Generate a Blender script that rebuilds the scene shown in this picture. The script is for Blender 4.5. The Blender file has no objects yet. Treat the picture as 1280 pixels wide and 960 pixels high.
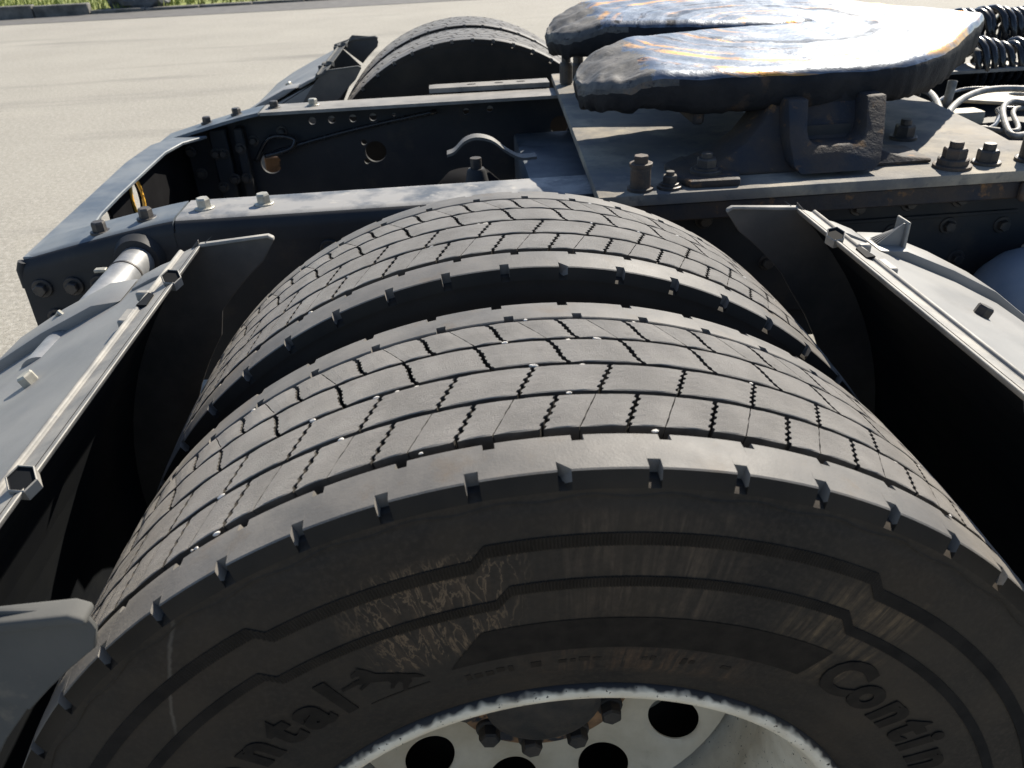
import bpy, bmesh, math, random
from mathutils import Vector, Matrix, noise
random.seed(7)
sc = bpy.context.scene
COL = sc.collection
PI = math.pi
R_ = math.radians

# ------------------------------------------------------------------ camera
CX, CY, CZ, YAW, PIT, ROL, FPX = -0.05259, -0.41777, 1.31331, 0.05386, 0.53399, -0.04882, 996.95
fw = Vector((math.sin(YAW) * math.cos(PIT), math.cos(YAW) * math.cos(PIT), -math.sin(PIT)))
rt = fw.cross(Vector((0, 0, 1))).normalized()
up = rt.cross(fw)
r2 = rt * math.cos(ROL) + up * math.sin(ROL)
u2 = -rt * math.sin(ROL) + up * math.cos(ROL)
cam = bpy.data.cameras.new('camera')
cam.sensor_width = 36
cam.lens = FPX / 1280 * 36
cam.clip_start = 0.02
cam.clip_end = 2000
cam.dof.use_dof = True
cam.dof.focus_distance = 0.95
cam.dof.aperture_fstop = 13
camo = bpy.data.objects.new('camera', cam)
COL.objects.link(camo)
camo.matrix_world = Matrix(((r2.x, u2.x, -fw.x, CX), (r2.y, u2.y, -fw.y, CY), (r2.z, u2.z, -fw.z, CZ), (0, 0, 0, 1)))
sc.camera = camo

# ------------------------------------------------------------------ light
SUN_EL, SUN_AZ = R_(40), R_(38)          # azimuth from +Y towards +X
w = bpy.data.worlds.new('World')
sc.world = w
w.use_nodes = True
nt = w.node_tree
bg = nt.nodes['Background']
sky = nt.nodes.new('ShaderNodeTexSky')
sky.sky_type = 'NISHITA'
sky.sun_disc = False
sky.sun_elevation = SUN_EL
sky.sun_rotation = SUN_AZ
sky.air_density = 0.8
sky.dust_density = 0.4
sky.altitude = 300
nt.links.new(sky.outputs[0], bg.inputs[0])
bg.inputs[1].default_value = 0.085
sl = bpy.data.lights.new('sun', 'SUN')
sl.energy = 5.0
sl.angle = R_(0.55)
sl.color = (1, 0.92, 0.79)
so = bpy.data.objects.new('sun', sl)
COL.objects.link(so)
ldir = Vector((math.cos(SUN_EL) * math.sin(SUN_AZ), math.cos(SUN_EL) * math.cos(SUN_AZ), math.sin(SUN_EL)))
so.rotation_euler = ldir.to_track_quat('Z', 'Y').to_euler()
so.location = ldir * 30
sc.view_settings.view_transform = 'Standard'
sc.view_settings.look = 'None'
sc.view_settings.gamma = 1
sc.view_settings.exposure = 1.02


# ------------------------------------------------------------------ materials
class NT:
    def __init__(s, m):
        m.use_nodes = True
        s.t = m.node_tree
        s.b = s.t.nodes['Principled BSDF']

    def n(s, kind, **kw):
        x = s.t.nodes.new(kind)
        for k, v in kw.items():
            if k in x.inputs.keys():
                x.inputs[k].default_value = v
            else:
                setattr(x, k, v)
        return x

    def l(s, a, b):
        s.t.links.new(a, b)

    def noise(s, vec, scale, detail=6, rough=0.6, dist=0.0):
        x = s.n('ShaderNodeTexNoise')
        x.inputs['Scale'].default_value = scale
        x.inputs['Detail'].default_value = detail
        x.inputs['Roughness'].default_value = rough
        x.inputs['Distortion'].default_value = dist
        s.l(vec, x.inputs['Vector'])
        return x.outputs['Fac']

    def ramp(s, fac, a, b, ca=(0, 0, 0, 1), cb=(1, 1, 1, 1)):
        x = s.n('ShaderNodeValToRGB')
        e = x.color_ramp.elements
        e[0].position, e[1].position = a, b
        e[0].color, e[1].color = ca, cb
        s.l(fac, x.inputs[0])
        return x.outputs[0]

    def mix(s, fac, a, b):
        x = s.n('ShaderNodeMix')
        x.data_type = 'RGBA'
        for sock, v in ((x.inputs[0], fac), (x.inputs[6], a), (x.inputs[7], b)):
            if isinstance(v, (int, float)):
                sock.default_value = v
            elif isinstance(v, tuple):
                sock.default_value = v if len(v) == 4 else v + (1,)
            else:
                s.l(v, sock)
        return x.outputs[2]

    def math(s, op, a, b=0.0):
        x = s.n('ShaderNodeMath')
        x.operation = op
        for sock, v in ((x.inputs[0], a), (x.inputs[1], b)):
            if isinstance(v, (int, float)):
                sock.default_value = v
            else:
                s.l(v, sock)
        return x.outputs[0]

    def bump(s, h, strength, dist=0.002, prev=None):
        x = s.n('ShaderNodeBump')
        x.inputs['Strength'].default_value = strength
        x.inputs['Distance'].default_value = dist
        s.l(h, x.inputs['Height'])
        if prev is not None:
            s.l(prev, x.inputs['Normal'])
        return x.outputs[0]

    def pos(s):
        return s.n('ShaderNodeNewGeometry').outputs['Position']


def mat(name, c1, c2, scale=20, rough=0.7, rough2=None, metal=0.0, spec=0.5, bump=0.0, bscale=200, bdist=0.001,
        spot=None, spot2=None, lo=0.35, hi=0.65):
    """two-tone noise surface; spot = (colour, scale, lo, hi) adds specks or stains"""
    m = bpy.data.materials.new(name)
    k = NT(m)
    p = k.pos()
    f = k.noise(p, scale)
    c = k.mix(k.ramp(f, lo, hi), c1, c2)
    for sp in (spot, spot2):
        if sp:
            g = k.noise(p, sp[1], 8, 0.65)
            c = k.mix(k.ramp(g, sp[2], sp[3]), c, sp[0])
    k.l(c, k.b.inputs['Base Color'])
    k.b.inputs['Metallic'].default_value = metal
    k.b.inputs['Specular IOR Level'].default_value = spec
    if rough2 is None:
        k.b.inputs['Roughness'].default_value = rough
    else:
        r = k.n('ShaderNodeMapRange')
        r.inputs[3].default_value, r.inputs[4].default_value = rough, rough2
        k.l(k.noise(p, scale * 2.3), r.inputs[0])
        k.l(r.outputs[0], k.b.inputs['Roughness'])
    if bump:
        k.l(k.bump(k.noise(p, bscale, 5, 0.65), bump, bdist), k.b.inputs['Normal'])
    return m


MAT = {}
MAT['tread'] = mat('worn_tread_rubber', (.215, .195, .168), (.325, .295, .255), 22, .66, .82, spec=.3, bump=1.0, bscale=800, bdist=.001,
                   spot=((.17, .15, .125), 60, .62, .78), spot2=((.45, .43, .40), 260, .735, .77))
MAT['rib'] = mat('smooth_shoulder_rubber', (.130, .122, .110), (.215, .195, .168), 17, .52, .70, spec=.35, bump=.45, bscale=420, bdist=.0006,
                 spot=((.17, .13, .09), 22, .56, .78), spot2=((.40, .38, .36), 190, .735, .775))
for key_ in ('tread', 'rib'):
    b_ = MAT[key_].node_tree.nodes['Principled BSDF']
    b_.inputs['Diffuse Roughness'].default_value = 1.0 if key_ == 'tread' else .7
    b_.inputs['Sheen Weight'].default_value = .16 if key_ == 'tread' else .06
    b_.inputs['Sheen Roughness'].default_value = .5
    b_.inputs['Sheen Tint'].default_value = (1, .95, .87, 1)
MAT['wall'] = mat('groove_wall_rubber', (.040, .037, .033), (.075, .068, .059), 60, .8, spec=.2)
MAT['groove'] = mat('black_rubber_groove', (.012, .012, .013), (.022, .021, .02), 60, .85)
MAT['far_rubber'] = mat('dusty_tread_rubber', (.07, .067, .062), (.12, .115, .105), 40, .7, .85, bump=.4, bscale=600)
MAT['black_steel'] = mat('black_painted_steel', (.014, .0165, .020), (.026, .027, .029), 8, .5, .7, spec=.3, bump=.2, bscale=120, bdist=.001,
                         spot=((.055, .045, .035), 9, .56, .78))
MAT['black_matte'] = mat('matt_black_paint', (.005, .005, .006), (.009, .009, .010), 12, .85, spec=.05)
MAT['flange'] = mat('dusty_rail_flange', (.055, .068, .085), (.24, .235, .225), 13, .45, .65, bump=.2, bscale=220, bdist=.0006,
                    spot=((.42, .39, .34), 22, .60, .75), lo=.36, hi=.56)
MAT['flange_far'] = mat('dusty_far_rail_flange', (.12, .116, .108), (.23, .217, .195), 13, .5, .7)
MAT['end_plate'] = mat('faded_blue_grey_plate', (.060, .078, .10), (.14, .155, .165), 11, .45, .62, bump=.2, bscale=160, bdist=.0008,
                       spot=((.03, .035, .045), 8, .60, .72))
MAT['strap'] = mat('dusty_grey_strap', (.075, .072, .066), (.14, .132, .118), 20, .6)
MAT['plate'] = mat('dusty_mounting_plate', (.112, .114, .117), (.20, .178, .146), 9, .65, .85, spec=.25, bump=.5, bscale=160, bdist=.0014,
                   spot=((.34, .30, .23), 6, .50, .70), spot2=((.06, .065, .075), 16, .58, .72))
MAT['rust_cast'] = mat('rusty_dark_casting', (.022, .026, .034), (.060, .045, .034), 13, .6, .8, spec=.25, bump=.7, bscale=110, bdist=.0025,
                       spot=((.22, .115, .045), 34, .60, .74))
MAT['skirt'] = mat('dark_greasy_casting', (.008, .009, .012), (.020, .020, .022), 16, .6, .8, spec=.2, bump=.7, bscale=90, bdist=.003, spot=((.085, .055, .035), 9, .60, .74))
MAT['bolt'] = mat('dark_bolt_steel', (.028, .028, .03), (.075, .065, .055), 50, .45, .6, metal=.3, bump=.3, bscale=300)
MAT['bolt_light'] = mat('zinc_bolt_steel', (.26, .25, .21), (.44, .42, .36), 60, .4, .55, metal=.35, bump=.2, bscale=300)
MAT['bolt_rust'] = mat('rusty_bolt_steel', (.032, .028, .026), (.085, .055, .036), 60, .6, .8, bump=.5, bscale=250)
MAT['guard'] = mat('faded_grey_plastic', (.155, .156, .153), (.215, .212, .203), 7, .42, .6, bump=.25, bscale=420, bdist=.0005,
                   spot=((.42, .41, .38), 28, .66, .8), spot2=((.14, .145, .155), 16, .64, .78))
MAT['guard_shaded'] = mat('shaded_grey_plastic', (.066, .068, .067), (.092, .091, .085), 9, .68, .8, spec=.2, bump=.25, bscale=300, bdist=.0006, spot=((.17, .15, .12), 14, .58, .75))  # same guard plastic, colour darkened as shade on lips and edges
MAT['guard_edge'] = mat('scuffed_plastic_edge', (.15, .148, .14), (.28, .265, .235), 26, .5, .7, bump=.3, bscale=300, bdist=.0006,
                        spot=((.14, .14, .145), 33, .62, .72))
MAT['guard_in'] = mat('shaded_inner_plastic', (.005, .006, .008), (.009, .010, .011), 18, .75, spec=.12)  # guard insides and pockets coloured near black in place of deep shade
MAT['guard_lip'] = mat('shaded_brown_lip', (.055, .051, .046), (.10, .088, .074), 12, .6, .75)  # lip colour carries the brownish shade between guard and tyres
MAT['pipe'] = mat('galvanised_tube', (.17, .175, .18), (.30, .30, .295), 24, .36, .55, metal=.35, bump=.2, bscale=180, bdist=.0006,
                  spot=((.5, .48, .44), 40, .62, .72))
MAT['tank'] = mat('blue_grey_tank_paint', (.16, .20, .25), (.24, .27, .31), 9, .4, .55, bump=.1, bscale=200)
MAT['hose'] = mat('pale_dusty_hose', (.12, .12, .115), (.30, .285, .255), 60, .5, .65)
MAT['tan'] = mat('tan_dusty_plate', (.42, .38, .30), (.55, .50, .40), 18, .6, .75, spot=((.16, .15, .13), 25, .62, .74))
MAT['white_rim'] = None
MAT['orange'] = mat('orange_yellow_paint', (.60, .30, .03), (.72, .42, .06), 60, .4)
MAT['pale'] = mat('off_white_enamel', (.60, .57, .52), (.72, .70, .66), 50, .4)
MAT['pebble'] = mat('pale_pebble_stone', (.50, .47, .42), (.74, .71, .66), 300, .7, bump=.4, bscale=900)
MAT['hub_rust'] = mat('rusty_hub_flange', (.16, .085, .04), (.32, .17, .075), 40, .7, .85, bump=.6, bscale=200, bdist=.0015,
                      spot=((.02, .02, .022), 26, .52, .60))
MAT['hub_black'] = mat('oily_black_hub', (.020, .018, .016), (.055, .043, .032), 30, .5, .7, bump=.5, bscale=160, bdist=.0015,
                       spot=((.22, .19, .15), 45, .68, .76))
MAT['disc'] = mat('dirty_white_wheel_disc', (.45, .365, .245), (.62, .52, .375), 11, .45, .6, bump=.15, bscale=160, bdist=.0007,
                  spot=((.10, .07, .045), 55, .69, .74), spot2=((.26, .21, .15), 9, .58, .78))
MAT['kerb'] = mat('dark_kerb_concrete', (.06, .058, .052), (.17, .16, .145), 4, .85, bump=.5, bscale=30, bdist=.01)
MAT['grass'] = mat('roadside_grass', (.09, .14, .02), (.26, .27, .06), 9, .8, spot=((.25, .20, .08), 3, .55, .7))
MAT['dark_ground'] = mat('darker_ground_strip', (.075, .073, .070), (.115, .11, .102), 5, .85, bump=.4, bscale=90, bdist=.003)
MAT['stone'] = mat('dark_roadside_rock', (.03, .035, .04), (.12, .12, .12), 6, .8, bump=.6, bscale=14, bdist=.03)
MAT['coil'] = mat('black_shiny_hose', (.012, .013, .015), (.022, .022, .023), 20, .18, .35)


def ground_material():
    m = bpy.data.materials.new('pale_worn_asphalt')
    k = NT(m)
    p = k.pos()
    a = k.mix(k.ramp(k.noise(p, 0.7, 8, .62), .33, .70), (.190, .178, .150), (.255, .240, .203))
    a = k.mix(k.math('MULTIPLY', k.ramp(k.noise(p, 38, 6, .8), .46, .62), .75), a, (.37, .355, .318))
    a = k.mix(k.math('MULTIPLY', k.ramp(k.noise(p, 44, 5, .8), .54, .66), .8), a, (.115, .11, .10))
    a = k.mix(k.math('MULTIPLY', k.ramp(k.noise(p, 150, 3, .7), .45, .70), .5), a, (.40, .375, .32))
    sp = k.n('ShaderNodeTexVoronoi')
    sp.inputs['Scale'].default_value = 110
    k.l(p, sp.inputs['Vector'])
    a = k.mix(k.math('MULTIPLY', k.ramp(sp.outputs['Distance'], .10, .34, (1, 1, 1, 1), (0, 0, 0, 1)), .8), a, (.10, .094, .083))
    tr = k.n('ShaderNodeMapping')
    tr.inputs['Rotation'].default_value = (0, 0, R_(35))
    tr.inputs['Scale'].default_value = (.22, 1.5, 1)
    k.l(p, tr.inputs['Vector'])
    a = k.mix(k.math('MULTIPLY', k.ramp(k.noise(tr.outputs[0], .8, 7, .7), .60, .74), .5), a, (.36, .335, .28))
    mk = k.n('ShaderNodeMapping')
    mk.inputs['Rotation'].default_value = (0, 0, R_(-62))
    mk.inputs['Scale'].default_value = (.16, 1.1, 1)
    k.l(p, mk.inputs['Vector'])
    a = k.mix(k.math('MULTIPLY', k.ramp(k.noise(mk.outputs[0], 1.3, 6, .6), .56, .70), .5), a, (.10, .096, .088))
    a = k.mix(k.math('MULTIPLY', k.ramp(k.noise(p, 2.2, 8, .7), .66, .74), .5), a, (.10, .095, .085))
    k.l(a, k.b.inputs['Base Color'])
    k.b.inputs['Roughness'].default_value = .9
    k.l(k.bump(k.noise(p, 170, 4, .7), .7, .004), k.b.inputs['Normal'])
    return m


def sidewall_material():
    """dusty brown-black rubber; UV = (angle in rad, radius in m)"""
    m = bpy.data.materials.new('dusty_sidewall_rubber')
    k = NT(m)
    uv = k.n('ShaderNodeUVMap').outputs[0]
    p = k.pos()
    base = k.mix(k.ramp(k.noise(p, 9, 7, .6), .35, .68), (.019, .0168, .0145), (.034, .0288, .0230))
    base = k.mix(k.ramp(k.noise(p, 240, 4, .6), .45, .75), base, (.040, .033, .026))
    base = k.mix(k.math('MULTIPLY', k.ramp(k.noise(p, 5, 6, .65), .45, .72), .5), base, (.066, .048, .031))
    sep = k.n('ShaderNodeSeparateXYZ')
    k.l(uv, sep.inputs[0])
    th, r = sep.outputs[0], sep.outputs[1]

    def window(x, a, b, soft):
        lo = k.n('ShaderNodeMapRange')
        lo.interpolation_type = 'SMOOTHSTEP'
        lo.inputs[1].default_value, lo.inputs[2].default_value = a - soft, a + soft
        hi = k.n('ShaderNodeMapRange')
        hi.interpolation_type = 'SMOOTHSTEP'
        hi.inputs[1].default_value, hi.inputs[2].default_value = b - soft, b + soft
        k.l(x, lo.inputs[0])
        k.l(x, hi.inputs[0])
        return k.math('MULTIPLY', lo.outputs[0], k.math('SUBTRACT', 1.0, hi.outputs[0]))

    def warp(x, scale, amt):
        return k.math('ADD', x, k.math('MULTIPLY', k.math('SUBTRACT', k.noise(p, scale, 5, .6), .5), amt))
    # streaks run down the sidewall, a little slanted
    mp = k.n('ShaderNodeMapping')
    mp.inputs['Scale'].default_value = (46, 9, 1)
    mp.inputs['Rotation'].default_value = (0, 0, R_(-6))
    k.l(uv, mp.inputs['Vector'])
    streak = k.math('MULTIPLY', k.ramp(k.noise(mp.outputs[0], 1.5, 6, .65, .6), .42, .68), k.ramp(k.noise(p, 42, 6, .7), .36, .62))
    mp2 = k.n('ShaderNodeMapping')
    mp2.inputs['Scale'].default_value = (60, 42, 1)
    k.l(uv, mp2.inputs['Vector'])
    # drip outlines: thin iso-lines of a noise field
    fld = k.noise(mp2.outputs[0], .75, 4, .6, .8)
    line = k.ramp(k.math('ABSOLUTE', k.math('SUBTRACT', fld, .5)), .004, .030, (1, 1, 1, 1), (0, 0, 0, 1))
    w1 = k.math('MULTIPLY', window(warp(th, 18, .12), -.37, -.09, .05), window(warp(r, 25, .03), .355, .445, .008))
    w2 = k.math('MULTIPLY', window(warp(th, 18, .10), -.01, .29, .04), window(warp(r, 25, .02), .375, .470, .008))
    w3 = k.math('MULTIPLY', window(warp(th, 18, .10), .44, .68, .05), window(warp(r, 20, .04), .345, .440, .012))
    w4 = k.math('MULTIPLY', window(warp(th, 18, .2), -.05, .45, .08), window(warp(r, 20, .01), .305, .340, .006))
    c = k.mix(k.math('MULTIPLY', k.math('MULTIPLY', streak, w1), .55), base, (.10, .068, .043))
    c = k.mix(k.math('MULTIPLY', k.math('MULTIPLY', line, w1), .5), c, (.24, .165, .10))
    c = k.mix(k.math('MULTIPLY', k.math('MULTIPLY', streak, w2), .7), c, (.11, .080, .056))
    c = k.mix(k.math('MULTIPLY', k.math('MULTIPLY', streak, w3), .85), c, (.15, .105, .062))
    c = k.mix(k.math('MULTIPLY', k.math('MULTIPLY', streak, w4), .45), c, (.16, .095, .055))
    # a pale scrape on the left shoulder
    cr = k.math('ADD', r, k.math('MULTIPLY', k.math('ADD', th, .70), -.36))
    w5 = k.math('MULTIPLY', window(th, -.79, -.60, .03), window(warp(cr, 60, .01), .4475, .4505, .0015))
    c = k.mix(k.math('MULTIPLY', w5, .28), c, (.22, .19, .155))
    k.l(c, k.b.inputs['Base Color'])
    k.b.inputs['Roughness'].default_value = .68
    k.b.inputs['Specular IOR Level'].default_value = .14
    k.l(k.bump(k.noise(p, 420, 5, .65), .35, .0005), k.b.inputs['Normal'])
    return m


def rim_material():
    m = bpy.data.materials.new('chipped_white_rim_paint')
    k = NT(m)
    p = k.pos()
    sep = k.n('ShaderNodeSeparateXYZ')
    k.l(k.n('ShaderNodeUVMap').outputs[0], sep.inputs[0])
    r = sep.outputs[1]
    rr = k.math('ADD', r, k.math('MULTIPLY', k.math('SUBTRACT', k.noise(p, 95, 1, .5), .5), .0085))
    chip = k.ramp(rr, .2803, .2805)
    c = k.mix(k.ramp(k.noise(p, 30, 6, .6), .35, .7), (.62, .54, .41), (.80, .72, .57))
    c = k.mix(k.ramp(k.noise(p, 230, 3, .55), .665, .68), c, (.035, .028, .022))
    c = k.mix(chip, c, (.022, .022, .024))
    k.l(c, k.b.inputs['Base Color'])
    k.b.inputs['Roughness'].default_value = .55
    k.b.inputs['Specular IOR Level'].default_value = .2
    k.l(k.bump(k.noise(p, 120, 5, .6), .3, .0008), k.b.inputs['Normal'])
    return m


def grease_material():
    m = bpy.data.materials.new('greased_coupling_steel')
    k = NT(m)
    p = k.pos()
    mp = k.n('ShaderNodeMapping')
    mp.inputs['Location'].default_value = (-.62, -1.3625, 0)
    k.l(p, mp.inputs['Vector'])
    sep = k.n('ShaderNodeSeparateXYZ')
    k.l(mp.outputs[0], sep.inputs[0])
    rad = k.math('SQRT', k.math('ADD', k.math('MULTIPLY', sep.outputs[0], sep.outputs[0]),
                                k.math('MULTIPLY', sep.outputs[1], sep.outputs[1])))
    radw = k.math('ADD', rad, k.math('MULTIPLY', k.math('SUBTRACT', k.noise(p, 5, 4, .6), .5), .05))
    ring = k.n('ShaderNodeCombineXYZ')
    k.l(radw, ring.inputs[0])
    rings = k.noise(ring.outputs[0], 26, 5, .7)
    patch = k.noise(p, 4.5, 5, .6)
    c = k.mix(k.ramp(rings, .38, .62), (.080, .092, .110), (.24, .265, .30))
    of = k.math('MULTIPLY', k.ramp(rings, .52, .58), k.ramp(patch, .47, .56))
    c = k.mix(of, c, (.62, .30, .07))
    def rwin(a_, b_):
        return k.math('MULTIPLY', k.ramp(radw, a_, a_ + .008), k.ramp(radw, b_, b_ + .008, (1, 1, 1, 1), (0, 0, 0, 1)))
    c = k.mix(k.math('MULTIPLY', rwin(.352, .372), k.ramp(k.noise(p, 9, 4, .6), .40, .50)), c, (.66, .34, .08))
    c = k.mix(k.math('MULTIPLY', rwin(.425, .445), k.ramp(k.noise(p, 7, 4, .6), .45, .55)), c, (.62, .30, .08))
    c = k.mix(k.math('MULTIPLY', rwin(.190, .215), k.ramp(k.noise(p, 24, 5, .7), .38, .52)), c, (.02, .021, .024))
    c = k.mix(k.math('MULTIPLY', rwin(.262, .275), k.ramp(k.noise(p, 20, 5, .7), .45, .56)), c, (.02, .021, .024))
    dk = k.math('MULTIPLY', k.ramp(k.noise(p, 34, 6, .7), .57, .64), k.ramp(rings, .50, .40, (0, 0, 0, 1), (1, 1, 1, 1)))
    c = k.mix(dk, c, (.018, .019, .022))
    # dried grey grease on the ramped horn ends
    xw = k.math('ADD', sep.outputs[0], k.math('MULTIPLY', k.math('SUBTRACT', k.noise(p, 26, 8, .7), .5), .14))
    cr = k.ramp(k.math('ADD', xw, 1.0), .662, .668, (1, 1, 1, 1), (0, 0, 0, 1))
    cc = k.mix(k.ramp(k.noise(p, 22, 6, .65), .35, .65), (.035, .036, .037), (.115, .107, .096))
    cc = k.mix(k.ramp(k.noise(p, 50, 8, .7), .56, .63), cc, (.010, .010, .011))
    c = k.mix(cr, c, cc)
    k.l(c, k.b.inputs['Base Color'])
    k.l(k.math('MULTIPLY', k.math('SUBTRACT', 1.0, cr), .75), k.b.inputs['Metallic'])
    rg = k.n('ShaderNodeMapRange')
    rg.inputs[3].default_value, rg.inputs[4].default_value = .24, .46
    k.l(k.noise(p, 14, 5, .6), rg.inputs[0])
    k.l(k.math('ADD', rg.outputs[0], k.math('MULTIPLY', cr, .3)), k.b.inputs['Roughness'])
    b = k.bump(rings, .35, .003)
    b = k.bump(k.noise(p, 60, 5, .6), .38, .003, b)
    k.l(b, k.b.inputs['Normal'])
    return m


def greasy_lump_material():
    m = bpy.data.materials.new('dried_grease_crust')
    k = NT(m)
    p = k.pos()
    c = k.mix(k.ramp(k.noise(p, 20, 6, .6), .35, .65), (.030, .031, .033), (.105, .098, .088))
    c = k.mix(k.ramp(k.noise(p, 45, 8, .7), .58, .66), c, (.012, .012, .013))
    c = k.mix(k.ramp(k.noise(p, 11, 5, .6), .58, .72), c, (.20, .125, .07))
    k.l(c, k.b.inputs['Base Color'])
    k.b.inputs['Roughness'].default_value = .62
    k.l(k.bump(k.noise(p, 55, 8, .7), 1.0, .007), k.b.inputs['Normal'])
    return m


MAT['ground'] = ground_material()
MAT['sidewall'] = sidewall_material()
MAT['rim'] = rim_material()
MAT['grease'] = grease_material()
MAT['crust'] = greasy_lump_material()


# ------------------------------------------------------------------ helpers
def mesh(name, V, F, m, smooth=False, angle=None, uv=None):
    me = bpy.data.meshes.new(name)
    me.from_pydata([tuple(v) for v in V], [], F)
    mats = m if isinstance(m, (list, tuple)) else [m]
    for x in mats:
        me.materials.append(x)
    if smooth:
        me.polygons.foreach_set('use_smooth', [True] * len(me.polygons))
        if angle:
            me.set_sharp_from_angle(angle=R_(angle))
    if uv:
        l = me.uv_layers.new(name='UVMap')
        for i, lp in enumerate(me.loops):
            l.data[i].uv = uv[lp.vertex_index]
    me.update()
    return me


def fixn(me):
    bm = bmesh.new()
    bm.from_mesh(me)
    bmesh.ops.recalc_face_normals(bm, faces=bm.faces)
    bm.to_mesh(me)
    bm.free()
    return me


def wpos(o):
    v = Vector(o.location)
    while o.parent:
        o = o.parent
        v = v + Vector(o.location)
    return v


def root(name, label, cat, loc, group=None):
    o = bpy.data.objects.new(name, None)
    o.empty_display_size = .05
    COL.objects.link(o)
    o.location = loc
    o['label'] = label
    o['category'] = cat
    if group:
        o['group'] = group
    return o


def part(name, me, parent, label=None, kind=None):
    """mesh given in world coordinates becomes a child of parent (unrotated parents only)"""
    o = bpy.data.objects.new(name, me)
    COL.objects.link(o)
    if parent is not None:
        o.parent = parent
        me.transform(Matrix.Translation(-wpos(parent)))
    if label:
        o['label'] = label
    if kind:
        o['kind'] = kind
    return o


def top(name, me, label, cat, group=None):
    o = part(name, me, None)
    c = sum((Vector(v.co) for v in me.vertices), Vector()) / len(me.vertices)
    c.z = min(v.co.z for v in me.vertices)
    me.transform(Matrix.Translation(-c))
    o.location = c
    o['label'] = label
    o['category'] = cat
    if group:
        o['group'] = group
    return o


def setting(name, me, kind='structure'):
    o = part(name, me, None)
    o['kind'] = kind
    return o


def join_lists(*vf):
    V, F = [], []
    for v, f in vf:
        b = len(V)
        V += list(v)
        F += [tuple(i + b for i in q) for q in f]
    return V, F


def box(x0, x1, y0, y1, z0, z1):
    V = [(x, y, z) for x in (x0, x1) for y in (y0, y1) for z in (z0, z1)]
    F = [(0, 1, 3, 2), (4, 6, 7, 5), (0, 4, 5, 1), (2, 3, 7, 6), (0, 2, 6, 4), (1, 5, 7, 3)]
    return V, F


def bevel(me, w=.002, seg=2):
    bm = bmesh.new()
    bm.from_mesh(me)
    bmesh.ops.recalc_face_normals(bm, faces=bm.faces)
    es = [e for e in bm.edges if e.is_manifold and e.calc_face_angle(0) > R_(35)]
    bmesh.ops.bevel(bm, geom=es, offset=w, segments=seg, affect='EDGES', profile=.6, clamp_overlap=True)
    bm.to_mesh(me)
    bm.free()
    me.polygons.foreach_set('use_smooth', [True] * len(me.polygons))
    me.set_sharp_from_angle(angle=R_(38))
    return me


def prism_y(poly, y0, y1):
    """outline in xz extruded along y"""
    n = len(poly)
    V = [(x, y0, z) for x, z in poly] + [(x, y1, z) for x, z in poly]
    F = [tuple(range(n)), tuple(range(2 * n - 1, n - 1, -1))] + [(i, i + n, (i + 1) % n + n, (i + 1) % n) for i in range(n)]
    return V, F


def prism_z(poly, z0, z1):
    n = len(poly)
    V = [(x, y, z0) for x, y in poly] + [(x, y, z1) for x, y in poly]
    F = [tuple(range(n - 1, -1, -1)), tuple(range(n, 2 * n))] + [(i, (i + 1) % n, (i + 1) % n + n, i + n) for i in range(n)]
    return V, F


def tube(pts, r, n=10, caps=True):
    pts = [Vector(p) for p in pts]
    V, F = [], []
    ref = Vector((0, 0, 1))
    for i, p in enumerate(pts):
        d = (pts[min(i + 1, len(pts) - 1)] - pts[max(i - 1, 0)]).normalized()
        a = d.cross(ref)
        if a.length < .1:
            a = d.cross(Vector((1, 0, 0)))
        a.normalize()
        b = a.cross(d)
        rr = r[i] if isinstance(r, (list, tuple)) else r
        for j in range(n):
            t = 2 * PI * j / n
            V.append(p + (a * math.cos(t) + b * math.sin(t)) * rr)
    for i in range(len(pts) - 1):
        for j in range(n):
            F.append((i * n + j, i * n + (j + 1) % n, (i + 1) * n + (j + 1) % n, (i + 1) * n + j))
    if caps:
        F.append(tuple(range(n - 1, -1, -1)))
        F.append(tuple(range((len(pts) - 1) * n, len(pts) * n)))
    return V, F


def smooth_path(pts, n=8):
    P = [Vector(p) for p in pts]
    P = [P[0] * 2 - P[1]] + P + [P[-1] * 2 - P[-2]]
    out = []
    for i in range(1, len(P) - 2):
        for k in range(n):
            t = k / n
            a, b, c, d = P[i - 1], P[i], P[i + 1], P[i + 2]
            out.append(.5 * (2 * b + (c - a) * t + (2 * a - 5 * b + 4 * c - d) * t * t + (3 * b - a - 3 * c + d) * t ** 3))
    out.append(P[-2])
    return out


def plate_holes(outline, holes, t, place, m, name):
    """2D outline with real holes, thickness t; place maps (u, v, w) to world"""
    cu = bpy.data.curves.new(name, 'CURVE')
    cu.dimensions = '2D'
    cu.fill_mode = 'BOTH'
    cu.extrude = t / 2
    for poly in [outline] + holes:
        s = cu.splines.new('POLY')
        s.points.add(len(poly) - 1)
        for i, (x, y) in enumerate(poly):
            s.points[i].co = (x, y, 0, 1)
        s.use_cyclic_u = True
    o = bpy.data.objects.new(name, cu)
    COL.objects.link(o)
    dg = bpy.context.evaluated_depsgraph_get()
    me = bpy.data.meshes.new_from_object(o.evaluated_get(dg))
    bpy.data.objects.remove(o)
    bpy.data.curves.remove(cu)
    me.name = name
    for v in me.vertices:
        v.co = place(*v.co)
    me.materials.clear()
    me.materials.append(m)
    bm = bmesh.new()
    bm.from_mesh(me)
    bmesh.ops.remove_doubles(bm, verts=bm.verts, dist=1e-5)
    bmesh.ops.recalc_face_normals(bm, faces=bm.faces)
    bm.to_mesh(me)
    bm.free()
    return me


def circ(x, y, r, n=28, ry=None):
    return [(x + r * math.cos(2 * PI * i / n), y + (ry or r) * math.sin(2 * PI * i / n)) for i in range(n)]


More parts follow.
